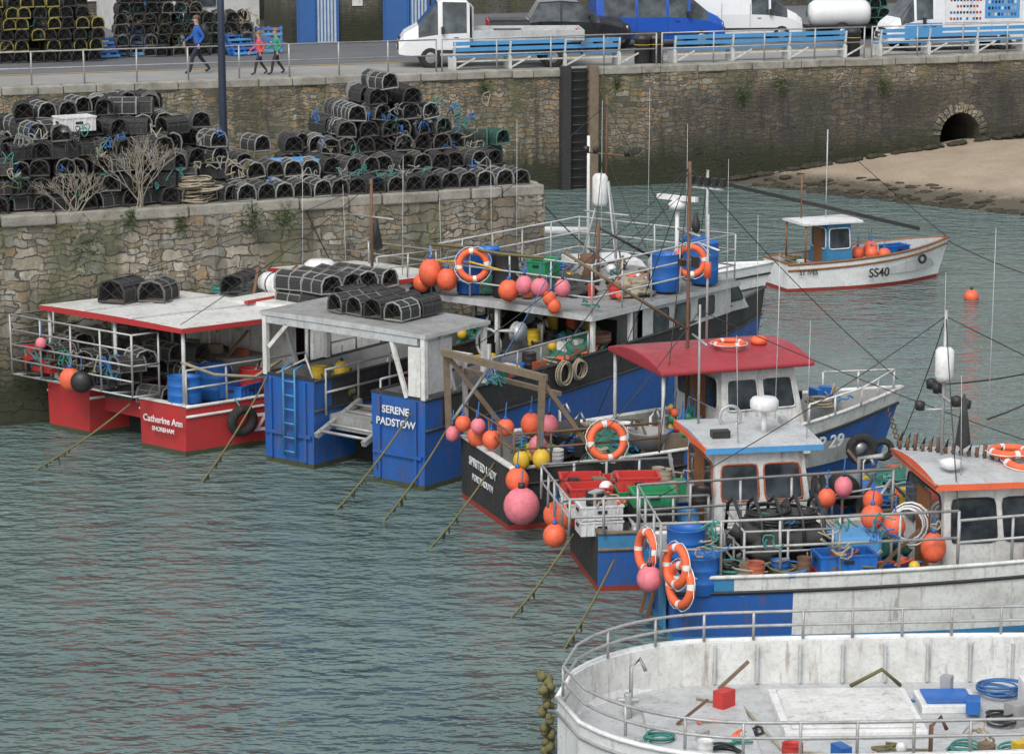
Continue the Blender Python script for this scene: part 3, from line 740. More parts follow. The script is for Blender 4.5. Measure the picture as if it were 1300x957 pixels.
    for sy in (-1,1):
        mb.box((L-.17,sy*(W-.27),zf+.1),(.14,.26,.2),HEADL); mb.box((L-1.45,sy*(W+.1),1.25),(.1,.16,.24),KPL)
        mb.box((0,sy*(W-.12),1.0),(.06,.12,.3),LAMPR)
        mb.box((L/2+.1,sy*(W+.004),.55),(L-2.4,.02,.1),KPL)
        mb.box((L-1.9,sy*(W+.01),1.0),(.16,.03,.03),KPL)
    mb.box((L-.0,0,zf-.1),(.08,1.3,.22),KPL); mb.box((L-.03,0,zf+.14),(.05,.8,.14),KPL); mb.box((L+.05,0,zf-.12),(.01,.5,.11),WHITE2)
    mb.box((-.03,0,.5),(.08,1.6,.16),KPL)
    if kind in('van','boxvan'):
        for sy in (-1,1): 
            for xx in (1.56,2.76,): mb.box((xx,sy*(W+.001),1.0),(.012,.01,1.2),KPL)
    ob=mb.obj('body',None,None,.02); ob.parent=g.e
    if name=='liveried_van':
        m2=MB(); m2.bb(.3,3.6,-1.03,-1.012,1.15,2.35,WHITE2); m2.bb(.4,1.7,-1.04,-1.031,1.25,1.9,YEL); m2.bb(1.9,3.4,-1.04,-1.031,1.85,2.2,RED);
        m2.bb(4.0,5.2,-1.02,-1.008,.5,1.15,BPL2); m2.bb(2.0,3.5,-1.04,-1.031,1.3,1.6,BPL2)
        m2.bb(.3,3.6,1.012,1.03,1.15,2.35,WHITE2); m2.bb(.4,1.9,1.031,1.04,1.3,2.2,BPL2)
        for r_ in range(3):
            for q in range(9): m2.bb(.55+q*.14,.64+q*.14,1.041,1.045,1.4+r_*.25,1.52+r_*.25,R.choice([WHITE2,CARK,GREYP,BLUE]))
        for r_ in range(4):
            for q in range(10): 
                if R.random()<.85: m2.bb(2.05+q*.14,2.14+q*.14,1.031,1.036,1.25+r_*.25,1.35+r_*.25,R.choice([CARK,RED,BLUE]))
        m2.bb(3.7,5.3,1.0,1.012,.5,1.15,BPL2)
        o2=m2.obj('livery_panels'); o2.parent=g.e
    return g
vehicle('white_flatbed_truck',2.3,92.9,184,'flatbed',CARW,1.03)
vehicle('black_pickup',-.9,98.9,4,'pickup',CARK,1.0)
vehicle('blue_van',3.0,100.6,8,'van',CARB,.97)
vehicle('white_van',6.4,102.8,8,'van',CARW,.92)
vehicle('liveried_van',18.8,100.0,192,'boxvan',CARW,.9)
g=Grp('tank_trailer',11.4,103.6,4.07,8); mb=MB()
mb.lathe((0,0,1.0),[(0,0),(.4,.05),(.5,.2),(.52,.4),(.52,2.0),(.5,2.2),(.4,2.35),(0,2.4)],CARW,18,'x'); mb.box((1.2,0,.5),(2.6,.9,.12),KPL); mb.beam((2.4,0,.5),(3.3,0,.5),.1,.1,KPL)
g.part(mb,'tank'); mb=MB(); wheel(mb,1.2,.55,.3,.2); wheel(mb,1.2,-.55,.3,.2); g.part(mb,'wheels')

# ------------------------------------------------------------------ people
def personmat(name,top,leg,hair,zt):
    m,nt,b,o=newmat(name); tc=nt.nodes.new('ShaderNodeTexCoord'); sx=nt.nodes.new('ShaderNodeSeparateXYZ'); nt.links.new(tc.outputs['Object'],sx.inputs[0])
    dv=N(nt,'ShaderNodeMath',operation='DIVIDE'); nt.links.new(sx.outputs[2],dv.inputs[0]); dv.inputs[1].default_value=zt
    c=ramp(nt,dv.outputs[0],[(0,(.03,.03,.03)),(.055,leg),(.53,top),(.845,(.5,.3,.22)),(.955,hair)],'CONSTANT')
    n=noi(nt,tc.outputs['Object'],12,4); c=mixc(nt,.5,c,ramp(nt,n,[(.3,.7),(.7,1.2)]),'MULTIPLY')
    nt.links.new(c,b.inputs['Base Color']); b.inputs['Roughness'].default_value=.85; return m
SKIN=paint('skin',(.5,.3,.22),.6,.15,0)
def person(name,x,y,h,H,top,leg,hair,swing=.28,bag=None,armf=.25):
    s=H/1.75
    J={'pel':(0,0,.95,.135),'waist':(0.01,0,1.1,.13),'chest':(.02,0,1.32,.155),'nb':(.02,0,1.46,.08),'neck':(.03,0,1.52,.055),'h0':(.045,0,1.6,.085),'h1':(.05,0,1.67,.095),'h2':(.045,0,1.73,.06),
       'ls':(.02,.18,1.4,.07),'le':(-armf*.5,.24,1.14,.048),'lw':(-armf*.3+.1,.24,.92,.036),'rs':(.02,-.18,1.4,.07),'re':(armf*.4,-.24,1.14,.048),'rw':(armf+.12,-.22,.97,.036),
       'lh':(.0,.1,.9,.1),'lk':(swing*.7,.1,.5,.068),'la':(swing*.95,.1,.09,.045),'lt':(swing*.95+.17,.11,.04,.036),
       'rh':(0,-.1,.9,.1),'rk':(-swing*.25,-.1,.5,.068),'ra':(-swing*1.25,-.1,.14,.045),'rt':(-swing*1.25+.14,-.11,.05,.036)}
    E=[('pel','waist'),('waist','chest'),('chest','nb'),('nb','neck'),('neck','h0'),('h0','h1'),('h1','h2'),('chest','ls'),('ls','le'),('le','lw'),('chest','rs'),('rs','re'),('re','rw'),('pel','lh'),('lh','lk'),('lk','la'),('la','lt'),('pel','rh'),('rh','rk'),('rk','ra'),('ra','rt')]
    ks=list(J); me=bpy.data.meshes.new(name); me.from_pydata([tuple(c*s for c in J[k][:3]) for k in ks],[(ks.index(a),ks.index(b)) for a,b in E],[])
    ob=bpy.data.objects.new(name,me); SC.collection.objects.link(ob); ob.matrix_world=place(x,y,4.08,h)
    md=ob.modifiers.new('skin','SKIN'); 
    for i,k in enumerate(ks):
        sv=me.skin_vertices[0].data[i]; r=J[k][3]*s; sv.radius=(r,r*(1.15 if k in('pel','waist','chest') else 1)); sv.use_root=(k=='pel')
    ss=ob.modifiers.new('sub','SUBSURF'); ss.levels=2; ss.render_levels=2
    me.materials.append(personmat(name+'_clothes',top,leg,hair,H))
    md.use_smooth_shade=True
    mb=MB()
    for k,sy in (('lw',1),('rw',-1)):
        p=V(J[k][:3])*s; mb.sphere(p+V((.01,0,-.05))*s,.038*s,SKIN,(.9,.55,1.25),8)
        for f in range(4): mb.tube([p+V((-.025+f*.018,0,-.08))*s,p+V((-.02+f*.02,0,-.125-.008*(f%3)))*s,p+V((-.005+f*.02,-.01*sy,-.15))*s],[.009*s,.008*s,.006*s],SKIN,5)
        mb.tube([p+V((.03,0,-.03))*s,p+V((.055,-.01*sy,-.07))*s,p+V((.06,-.015*sy,-.09))*s],[.011*s,.009*s,.007*s],SKIN,5)
    hm=paint(name+'_hair',hair,.8,.2,0)
    mb.sphere(V((.03,0,1.7))*s,.108*s,hm,(1,.92,.85),12,lump=.1)
    mb.sphere(V((.145,0,1.64))*s,.016*s,SKIN,(1.2,.8,1.3),6)
    for sy in (-1,1): mb.sphere(V((.128,sy*.035,1.665))*s,.011*s,KPL,(1,1,1),6); mb.sphere(V((.05,sy*.095,1.64))*s,.022*s,SKIN,(.7,.4,1.2),6)
    mb.box(V((.135,0,1.595))*s,(.01,.045*s,.01),LAMPR)
    if bag: mb.sphere(V((-.2,0,1.28))*s,.2*s,bag,(.65,.85,1.25),12,lump=.1)
    o2=mb.obj('head_hands_details'); o2.parent=ob
    return ob
person('man_walking',-10.45,89.5,200,1.9,(.02,.1,.38),(.02,.025,.045),(.12,.09,.06),.3,bag=KPL)
person('child_walking',-8.35,88.95,200,1.42,(.6,.08,.1),(.03,.03,.06),(.25,.14,.06),.26)
person('child_walking',-7.8,89.1,200,1.5,(.04,.28,.2),(.03,.03,.045),(.35,.23,.1),.26)

# ------------------------------------------------------------------ BOAT A : red catamaran
A=Grp('red_catamaran',-8.05,53.05,0,36)
SH=Matrix(((1,-.265,0,0),(0,1,0,0),(0,0,1,0),(0,0,0,1)))
def partA(mb,name,b=0,item=False):
    mb.v=[SH@p for p in mb.v]; return A.item(mb,name,b) if item else A.part(mb,name,b)
mr=dict(bot=BOOT,boot=BOOT,side=RED,top=RED,cap=WHITE,inn=RED,deck=DECK)
mb=MB()
hull(mb,8.3,1.3,1.0,1.35,.8,mr,tw=.95,t0=.6,x0=0,y0=1.35,topb=.2,draft=.5)
hull(mb,8.3,1.35,1.0,1.35,.8,mr,tw=.95,t0=.6,x0=0,y0=-1.35,topb=.2,draft=.5)
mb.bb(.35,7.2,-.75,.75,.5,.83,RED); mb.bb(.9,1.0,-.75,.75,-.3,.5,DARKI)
partA(mb,'hulls')
mb=MB(); slab(mb,-.1,3.0,-2.05,2.0,2.6,.1,WHITE,RED,.03); 
for yy in (-.7,.65): mb.bb(-.1,3.0,yy-.02,yy+.02,2.63,2.655,LGREY)
slab(mb,3.03,5.0,-2.0,1.5,2.5,.1,LGREY,RED,.03); mb.box((3.4,-.6,2.62),(1.4,1.4,.14),WHITE,12); mb.box((3.2,-.6,2.7),(1.5,.08,.06),RED,12)
partA(mb,'shelter_roof')
mb=MB()
for xx,yy in ((0.05,-1.9),(0.05,1.9),(0.05,0),(2.9,-1.9),(1.5,1.9),(2.9,1.9)): mb.tube([(xx,yy,.95),(xx,yy,2.55)],.035,LGREY,8)
mb.bb(2.9,3.0,-1.5,1.5,.85,2.45,WHITE); mb.bb(3.0,5.0,-1.95,-1.87,.95,2.42,WHITE); mb.bb(3.0,5,1.4,1.5,.95,2.4,GREYP)
cabin(mb,5.0,7.0,-1.5,1.3,1.0,2.95,WHITE,.5,(2,2,1,3),(.55,.9)); slab(mb,4.85,6.7,-1.55,1.35,2.96,.08,WHITE,RED,.05)
mb.bb(1.95,2.9,-.9,.9,.85,1.6,DECK)
partA(mb,'wheelhouse')
mb=MB()
rails(mb,[(2.4,2.35,1.15),(-.5,2.35,1.15),(-.5,-1.15,1.15)],1.25,(0,.25,.5,.75,1),.02,GALV,.85)
rails(mb,[(-.5,-1.15,1.15),(.1,-1.15,1.15)],1.25,(0,.5,1),.02,GALV,1)
for k in range(7): mb.tube([(-.5,2.3-k*.56,1.15),(.1,2.3-k*.56,1.1)],.02,GALV,5)
rails(mb,[(.05,-1.95,.98),(2.8,-1.98,1.03)],.75,(.5,1),.022,GALV,.9)
mb.tube([(.0,-1.9,1.9),(.6,-2.05,1.6),(1.5,-2.1,1.45),(2.2,-2.0,1.7)],.035,ROPET,6)
partA(mb,'stern_cage')
mb=MB()
for i in range(20): pot(mb,R.uniform(-.2,1.6),R.uniform(-.9,2.0),.9+.36*R.randint(0,2),R.uniform(70,110),.95)
for i in range(6): pot(mb,-.15,1.9-i*.5,1.2+.36*(i%2),R.uniform(-20,20),.85)
for i in range(20): squiggle(mb,(-.3,R.uniform(-.8,2),1.3),.2,.4,.6,.016,R.choice([ROPEG,ROPEB,ROPET,ROPEY]))
partA(mb,'lobster_pots_on_stern',item=True)
mb=MB(); crate(mb,(-.1,1.85,1.25),RPL,90); crate(mb,(-.1,1.85,1.5),RPL,90); crate(mb,(.1,1.3,1.1),WHITE2,80); partA(mb,'fish_boxes',item=True)
mb=MB(); clutter(mb,1.4,2.9,-1.7,.5,.95,26); clutter(mb,1.6,2.8,-1.0,.8,1.55,14); partA(mb,'deck_gear',item=True)
mb=MB(); pot(mb,1.2,1.2,2.64,20,1.3,CREELB); pot(mb,1.75,.85,2.64,30,1.2,CREELR); partA(mb,'roof_lobster_pots',item=True)
mb=MB(); pot(mb,3.7,.9,2.6,30,1.1,CREELB); pot(mb,4.3,1.1,2.6,80,1.0,CREELB); heap(mb,(4.0,.5,2.65),.6,.4,.22,NETD); clutter(mb,3.1,4.8,-.3,1.3,2.55,12); partA(mb,'roof_nets',item=True)
mb=MB()
for l in range(2):
    for i in range(4):
        for j in range(2): pot(mb,3.4+i*.45,-1.75+j*.68,2.55+l*.37,90+R.uniform(-12,12),1.05,R.choice([CREELR,CREELB,CREELW]),tilt=R.uniform(-5,5))
partA(mb,'roof_lobster_pot_stack',item=True)
for nm,c,r,m in (('fender_buoy',(-.6,.5,1.3),.2,ORANGE),('fender_buoy',(-.62,.15,1.3),.2,KPL),('fender_buoy',(2.2,-2.2,.75),.24,PINK),('fender_buoy',(-.62,1.3,1.95),.1,PINK)):
    mb=MB(); fender(mb,c,r,m); partA(mb,nm,item=True)
mb=MB(); barrel(mb,(.3,-1.6,1.0),.3,.55); partA(mb,'blue_tub',item=True)
mb=MB(); barrel(mb,(1.3,-1.2,.9),.3,.7); barrel(mb,(2.0,-1.5,.9),.27,.6,RPL); crate(mb,(1.5,-1.7,1.0),BPL,20);partA(mb,'deck_tubs',item=True)
mb=MB(); tyre(mb,(1.1,-2.2,.62),.33,(0,1,.1)); mb.tube([(1.1,-2.15,.9),(1.1,-2.0,1.05)],.02,ROPEG,4); partA(mb,'tyre_fender',item=True)
mb=MB(); mb.lathe((3.9,-.5,2.85),[(0,0),(.2,.02),(.24,.1),(.24,.8),(.2,.88),(0,.9)],WHITE2,16,'y'); mb.torus((3.9,-.2,2.85),.245,.015,KPL,(0,1,0),16,4);mb.torus((3.9,.1,2.85),.245,.015,KPL,(0,1,0),16,4); partA(mb,'liferaft_canister',item=True)
mb=MB()
mb.tube([(5.6,-.7,2.9),(5.6,-.7,5.0)],.03,RUST,8); mb.lathe((5.9,-.5,3.4),[(.0,0),(.12,.1),(.02,.8),(0,.8)],KPL,8); mb.tube([(5.6,-1.3,4.2),(5.6,-.1,4.2)],.02,GALV,6)
mb.lathe((5.2,.3,2.98),[(0,0),(.3,0),(.3,.16),(.2,.24),(0,.25)],WHITE2,16); whip(mb,(5.9,-1.2,2.9),2.6); whip(mb,(5.2,.8,2.9),2.2); whip(mb,(6.3,.8,2.9),1.8)
rope(mb,(5.6,-.7,4.9),(.0,-1.9,2.65),.1,.008,KPL); rope(mb,(5.6,-.7,4.9),(.0,1.9,2.65),.1,.008,KPL)
rails(mb,[(5.0,-1.5,2.98),(6.5,-1.5,2.98),(6.5,1.3,2.98)],.5,(.5,1),.018,GALV,.8)
partA(mb,'mast_and_aerials')
A.text('Catherine Ann',.19,(.3-.03,-1.5,.62),((.256,-.967,0),(0,0,1)),WHITE2); A.text('SHOREHAM',.12,(.27,-1.5,.45),((.256,-.967,0),(0,0,1)),WHITE2)
A.text('ZC',.5,(2.35,-2.12,.35),((1,0,0),(0,0,1)),WHITE2)

# ------------------------------------------------------------------ BOAT B : blue catamaran
B=Grp('blue_catamaran',-3.25,50.2,0,52)
def sfB(t,j,mm): return (BLACK if j==4 and t>.05 else mm)
mB=dict(bot=BOOT,boot=BOOT,side=BLUE,top=BLUE,cap=BLACK,inn=GREYP,deck=DECK,tr=BLUE)
mb=MB()
hull(mb,12.2,1.4,1.75,2.1,1.0,mB,tw=.95,t0=.6,y0=1.4,topb=.6,draft=.6,sidefn=sfB)
hull(mb,12.2,1.4,1.75,2.1,1.0,mB,tw=.95,t0=.6,y0=-1.4,topb=.6,draft=.6,sidefn=sfB)
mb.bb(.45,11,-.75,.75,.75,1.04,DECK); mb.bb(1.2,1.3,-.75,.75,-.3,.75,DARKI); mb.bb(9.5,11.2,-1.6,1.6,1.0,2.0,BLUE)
for yy in (1.4,-1.4):
    for k in (-.45,.45): mb.bb(-.05,-.003,yy+k-.03,yy+k+.03,.12,1.7,BLUE)
mb.bb(-.06,-.003,-2.0,-.8,.6,.66,BLUE); mb.bb(-.06,-.003,.8,2.0,.6,.66,BLUE)
B.part(mb,'hulls')
mb=MB()
mb.beam((-.1,-.6,.72),(1.2,-.6,1.2),.1,.1,GALV); mb.beam((-.1,.6,.72),(1.2,.6,1.2),.1,.1,GALV)
for k in range(5): mb.tube([(.0+k*.25,-.6,.8+k*.09),(.0+k*.25,.6,.8+k*.09)],.03,GALV,6)
for yy in (1.15,1.45):
    mb.tube([(-.1,yy,.2),(-.1,yy,1.95),(.15,yy,2.0)],.025,BLUE2,6)
for k in range(6): mb.tube([(-.1,1.15,.3+k*.28),(-.1,1.45,.3+k*.28)],.022,BLUE2,6)
B.part(mb,'stern_ramp_and_ladder')
mb=MB()
slab(mb,-.05,1.9,-2.12,2.1,3.0,.07,DECK,LGREY,.04)
for yy in (2.0,-2.03):
    mb.beam((.02,yy,1.75),(.02,yy,2.93),.1,.1,WHITE); mb.beam((1.8,yy,1.8),(1.8,yy,2.93),.08,.1,WHITE)
    mb.beam((.9,yy,1.8),(.5,yy,2.9),.05,.08,LGREY)
mb.bb(-.03,.03,-1.97,-1.68,1.8,2.74,WHITE); mb.beam((.0,-1.62,1.75),(0,-1.25,2.8),.06,.08,WHITE); mb.beam((0,1.9,2.3),(0,1.4,2.8),.06,.08,WHITE)
mb.bb(-.03,.03,-1.9,1.93,2.78,2.92,LGREY)
mb.bb(.1,.8,-2.06,-2.02,1.85,2.85,LGREY)
mb.tube([(.02,1.9,1.7),(.3,1.2,2.1),(.3,.8,1.2)],.03,GALV,6)
rails(mb,[(.3,.7,1.04),(2.2,.7,1.04)],.9,(.5,1),.025,GALV,.8); rails(mb,[(.3,-.7,1.04),(1.6,-.7,1.04)],.9,(.5,1),.025,GALV,.8)
B.part(mb,'stern_gantry')
mb=MB()
slab(mb,5.15,10.6,-2.15,2.15,2.6,.1,DECK,LGREY,.05)
for xx,yy in ((5.3,-2.05),(5.3,2.05),(5.3,0.4),(6.6,-2.05),(6.6,2.05)): mb.beam((xx,yy,1.75),(xx,yy,2.5),.08,.08,WHITE)
mb.bb(6.9,7.0,-1.95,1.95,1.04,2.48,GREYP)
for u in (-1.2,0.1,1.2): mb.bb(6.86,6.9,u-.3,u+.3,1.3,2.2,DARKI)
b=[V((7.0,-2.08,1.78)),V((10.3,-2.08,1.95)),V((10.3,-2.08,2.5)),V((7.0,-2.08,2.5))]
mb.quad(b,LGREY); win(mb,b,.12,.28,.15,.85); win(mb,b,.36,.52,.15,.85); win(mb,b,.62,.8,.2,.85)
mb.quad([V((7.0,2.08,1.78)),V((7.0,2.08,2.5)),V((10.3,2.08,2.5)),V((10.3,2.08,1.95))],LGREY)
cabin(mb,10.31,11.3,-1.9,1.9,1.9,2.62,LGREY,.5,(1,1,0,3),(.3,.85))
mb.add([(10.3,-2.1,2.5),(11.3,-1.5,2.0),(11.3,1.5,2.0),(10.3,2.1,2.5)],[(0,1,2,3)],LGREY)
B.part(mb,'wheelhouse_and_shelter_deck')
mb=MB()
rails(mb,[(5.2,2.1,2.64),(5.2,-2.1,2.64),(10.4,-2.1,2.64),(10.4,2.1,2.64)],1.0,(.33,.66,1),.02,LGREY,.95,closed=True)
mb.tube([(5.2,2.15,3.66),(5.15,1.2,3.7),(5.2,.2,3.64),(5.18,-.9,3.68)],.035,ROPEY,5); mb.tube([(5.2,2.15,3.3),(5.15,1.0,3.4),(5.2,.2,3.3)],.022,YEL,5)
B.part(mb,'upper_deck_railing')
mb=MB()
mx,my=9.8,.9
for a in (0,120,240):
    mb.tube([(mx+.6*math.cos(rad(a)),my+.6*math.sin(rad(a)),2.65),(mx+.08*math.cos(rad(a)),my+.08*math.sin(rad(a)),4.6)],.022,LGREY,6)
mb.tube([(mx,my,4.4),(mx,my,6.5)],.03,RUST,6); mb.lathe((mx-.1,my+.1,4.05),[(0,0),(.15,.02),(.17,.1),(.17,.65),(.12,.72),(0,.73)],WHITE2,14)
mb.tube([(mx,my-.6,5.2),(mx,my+.6,5.2)],.02,RUST,6); mb.tube([(mx,my-.6,3.9),(mx,my+.6,3.9)],.02,LGREY,6)
for yy in (-.55,.55,.3): mb.lathe((mx,my+yy,5.2),[(0,0),(.06,0),(.07,.12),(0,.16)],KPL,8)
for xx,yy,hh in ((8.0,2.0,3.4),(9.2,.6,3.8),(10.3,-.9,3.3),(10.4,.2,4.0),(7.2,2.05,2.6),(10.4,-1.9,2.6),(5.3,1.9,2.0)): whip(mb,(xx,yy,2.65),hh)
mb.tube([(9.5,-1.2,2.65),(9.5,-1.2,4.2)],.045,WHITE2,8); mb.lathe((9.5,-1.2,4.2),[(0,0),(.16,0),(.2,.12),(.1,.2),(0,.2)],WHITE2,12); mb.box((9.5,-1.2,4.45),(.12,1.0,.1),WHITE2)
mb.tube([(10.2,-1.5,2.65),(10.2,-1.5,5.0)],.035,LGREY,6); mb.tube([(10.2,-1.9,4.6),(10.2,-1.0,4.6)],.025,LGREY,6)
for k in range(5): mb.box((10.2,-1.9+k*.2,4.75),(.12,.1,.18),KPL)
mb.tube([(8.0,-.2,2.65),(8.0,-.2,4.0)],.04,RUST,6); mb.lathe((8.2,.2,2.65),[(0,0),(.2,0),(.1,.3),(.2,.6),(0,.62)],RUST,10)
mb.tube([(8.0,-.2,3.9),(9.0,-.9,3.2)],.03,KPL,6)
for a,b in (((mx,my,6.3),(5.2,2.1,3.6)),((mx,my,6.3),(5.2,-2.1,3.6)),((mx,my,6.3),(12.3,0,2.2)),((mx,my,5.2),(7.2,-2.1,3.6)),((10.2,-1.5,5),(5.2,-2.1,3.6)),((10.2,-1.5,5),(12,0,2.1))): rope(mb,a,b,.1,.008,KPL,6)
B.part(mb,'masts_and_aerials')
for c in ((5.12,.9,3.35),(8.6,-2.17,3.3)):
    mb=MB(); lifebuoy(mb,c,(-.8,-.6,.1),.29,.07); B.item(mb,'lifebuoy')
mb=MB(); lifebuoy(mb,(8.7,-.6,2.75),(0,0,1)); B.item(mb,'lifebuoy')
for (x,y,z,r,m) in ((5.0,1.95,3.1,.25,ORANGE),(5.0,1.5,3.0,.22,ORANGE),(5.0,2.2,2.85,.18,ORANGE),(4.98,-.15,2.95,.22,ORANGE),(4.98,-.55,3.1,.18,PINK),(4.98,-.95,3.1,.19,PINK),(4.98,-1.2,2.9,.14,ORANGE),(4.95,-1.55,3.15,.16,PINK),(5.0,-1.3,2.75,.14,ORANGE)):
    mb=MB(); fender(mb,(x,y,z),r,m); B.item(mb,'fender_buoy')
for (x,y,r,h,m) in ((5.6,1.35,.3,.85,BPL),(5.7,.5,.28,.9,KPL),(6.3,1.5,.3,.85,BPL),(8.3,-1.75,.3,.8,BPL),(9.6,-1.85,.3,.9,BPL),(9.95,-1.4,.3,.9,BPL)):
    mb=MB(); barrel(mb,(x,y,2.66),r,h,m); B.item(mb,'plastic_barrel')
mb=MB(); heap(mb,(6.4,.9,2.75),.7,.6,.28,NETG); heap(mb,(6.9,-.3,2.75),.5,.5,.22,NETD); heap(mb,(7.6,-1.3,2.75),.5,.4,.2,ROPET); crate(mb,(7.4,.8,2.68),GPL,15); crate(mb,(7.4,.8,2.93),GPL,10); clutter(mb,5.5,9.9,-1.8,1.8,2.68,60); B.item(mb,'deck_net_heap')
mb=MB(); heap(mb,(5.9,-1.2,1.5),.5,.6,.5,NETG); heap(mb,(6.2,.2,1.4),.6,.5,.5,NETD); heap(mb,(6.0,1.3,1.4),.5,.5,.5,NETG); clutter(mb,5.3,6.7,-1.7,1.7,1.7,30)
for i in range(3): mb.sphere((6.8,-.9+i*.5,2.0),.25,LIFEO if i%2 else YEL,(.3,.6,1.3),10,lump=.2)
B.item(mb,'working_deck_nets')
mb=MB()
for (x,y,m) in ((3.4,-1.4,RPL),(4.1,-1.2,BPL),(4.6,.2,YEL)): crate(mb,(x,y,1.05),m,R.uniform(-20,20)); crate(mb,(x,y,1.32),m,R.uniform(-20,20))
heap(mb,(1.2,1.2,1.3),.5,.45,.45,ROPEY); barrel(mb,(1.0,1.5,1.3),.16,.5,YEL); fender(mb,(1.0,.9,1.8),.16,YEL); barrel(mb,(2.6,0,1.05),.35,.8,BPL); clutter(mb,1.5,5,-1.8,1.8,1.1,44); clutter(mb,2.2,5,-1.9,-1.3,1.6,14); B.item(mb,'deck_gear')
mb=MB(); mb.tube([(2.4,-1.9,1.75),(2.4,-1.9,2.7),(2.6,-2.2,2.7)],.05,GALV,8); mb.lathe((2.7,-2.25,2.65),[(0,0),(.22,.02),(.1,.08),(.22,.14),(0,.16)],GALV,14,'y'); mb.bb(3.0,3.5,-.4,.4,1.05,1.9,WHITE);mb.torus((3.25,-1.0,2.2),.3,.03,GALV,(1,0,0)); mb.tube([(3.25,-1,1.05),(3.25,-1,2.2)],.05,GALV,8)
rails(mb,[(2.0,-2.08,1.8),(5.1,-2.08,1.85)],.45,(1,),.02,GALV,.8); rails(mb,[(2.0,2.08,1.8),(5.1,2.08,1.85)],.5,(.5,1),.02,GALV,.8); B.part(mb,'pot_hauler')
mb=MB(); coil(mb,(4.2,-2.2,1.6),.25,ROPET,5,(0,1,0)); coil(mb,(4.7,-2.2,1.6),.2,ROPET,5,(0,1,0)); barrel(mb,(6.0,-1.7,1.9),.25,.2,RUST); B.item(mb,'rope_coils')
mb=MB()
for i in range(2):
    for j in range(5):
        if (i,j)!=(0,0): pot(mb,.75+i*.66,1.0-j*.47,3.06,R.uniform(-10,10),R.uniform(.95,1.05),R.choice([CREELR,CREELB,CREELB,CREELW]),tilt=R.uniform(-4,4))
B.item(mb,'roof_lobster_pots')
B.text('SERENE',.2,(-.08,-1.4,1.42),'aft',WHITE2); B.text('PADSTOW',.2,(-.08,-1.4,1.18),'aft',WHITE2)

# ------------------------------------------------------------------ BOAT C
C=Grp('black_trawler',-.5,47.3,0,20)
def sfC(t,j,mm): return BLACK if t<.42 else (WHITE if j==4 and t>.6 else BLUE)
mC=dict(bot=BOOT,boot=BOOTR,side=BLUE,top=BLUE,cap=WHITE,inn=GREYP,deck=DECK,tr=BLACK,strake=KPL)
mb=MB(); hull(mb,7.9,3.0,1.15,1.75,.6,mC,tw=.88,t0=.45,sidefn=sfC,rake=.6,topb=.3,draft=.7); C.part(mb,'hull')
mb=MB()
mb.beam((-.3,1.45,2.75),(.65,-1.4,2.75),.11,.12,WOOD); mb.beam((.1,1.4,2.4),(1.0,-1.2,2.4),.08,.08,WOOD)
mb.beam((-.2,1.4,1.1),(-.25,1.42,2.75),.1,.1,WOOD); mb.beam((.55,-1.35,1.1),(.6,-1.38,2.75),.1,.1,WOOD)
mb.beam((-.25,1.35,2.7),(.9,.9,1.1),.08,.08,WOOD); mb.beam((.6,-1.35,2.7),(1.75,-1.3,1.1),.08,.08,WOOD); mb.beam((.1,1.4,2.7),(.1,1.3,1.1),.08,.08,GALV); mb.beam((-.15,1.3,1.5),(.3,.4,2.7),.05,.05,GALV)
for k in range(4): squiggle(mb,(.2,R.uniform(-1,1),2.3),.2,.3,.5,.015,R.choice([ROPEB,ROPEG,ROPET]))
C.part(mb,'wooden_gallows')
mb=MB(); cabin(mb,4.2,6.0,-1.15,1.1,.9,2.55,WHITE,.35,(2,2,1,3),(.55,.9),.08,WHITE)
mb.bb(4.18,4.2,-.4,.3,.9,2.4,VARN); mb.bb(2.6,4.19,-1.2,-1.12,1.1,1.5,WOOD)
C.part(mb,'wheelhouse')
mb=MB(); slab(mb,2.9,5.95,-1.35,1.25,2.68,.09,REDR,REDR,.18)
C.part(mb,'roof',.03)
mb=MB()
for yy in (-1.2,1.1): mb.tube([(3.0,yy,.7),(3.0,yy,2.6)],.035,LGREY,6)
rails(mb,[(.1,1.35,1.2),(.1,-1.3,1.2),(2.8,-1.5,1.25)],.55,(.5,1),.022,RUST,.7)
rails(mb,[(5.9,-1.25,1.5),(7.2,-.8,1.62),(8.3,0,1.75),(7.2,.8,1.62)],.35,(1,),.02,WHITE,.9)
C.part(mb,'railings')
mb=MB()
mb.tube([(3.9,-.2,.8),(3.9,-.2,6.3)],.035,RUST,8); mb.tube([(4.6,.5,2.8),(4.6,.5,5.2)],.025,LGREY,8); mb.tube([(4.6,0,4.6),(4.6,1,4.6)],.02,WHITE2,6)
mb.tube([(3.9,-.7,5.0),(3.9,.3,5.0)],.02,GALV,6); mb.tube([(3.9,-.2,3.2),(1.4,-.2,4.8)],.035,WOOD,6)
mb.lathe((3.95,-.4,5.0),[(0,0),(.07,.06),(.09,.15),(.02,.4),(0,.4)],KPL,8); mb.lathe((4.6,.5,4.0),[(0,0),(.07,.02),(.07,.3),(0,.32)],LIFEO,8)
mb.box((3.9,.1,4.4),(.1,.18,.12),KPL); mb.box((3.9,-.5,4.5),(.1,.14,.2),KPL)
for xx,yy,hh in ((4.4,1.0,3.2),(5.4,-.9,1.9),(5.6,.4,2.4),(5.2,.9,2.8)): whip(mb,(xx,yy,2.75),hh)
for q in ((8.4,0,1.9),(.2,1.3,2.8),(.6,-1.3,2.8),(2.8,-1.5,1.3),(2.8,1.5,1.3)): rope(mb,(3.9,-.2,6.2),q,.15,.009,KPL)
rope(mb,(1.4,-.2,4.8),(.3,0,2.8),.05,.009,ROPEB)
mb.lathe((5.3,-.3,2.86),[(0,0),(.15,0),(.16,.08),(.1,.14),(0,.14)],LIFEO,14)
C.part(mb,'mast_and_rigging')
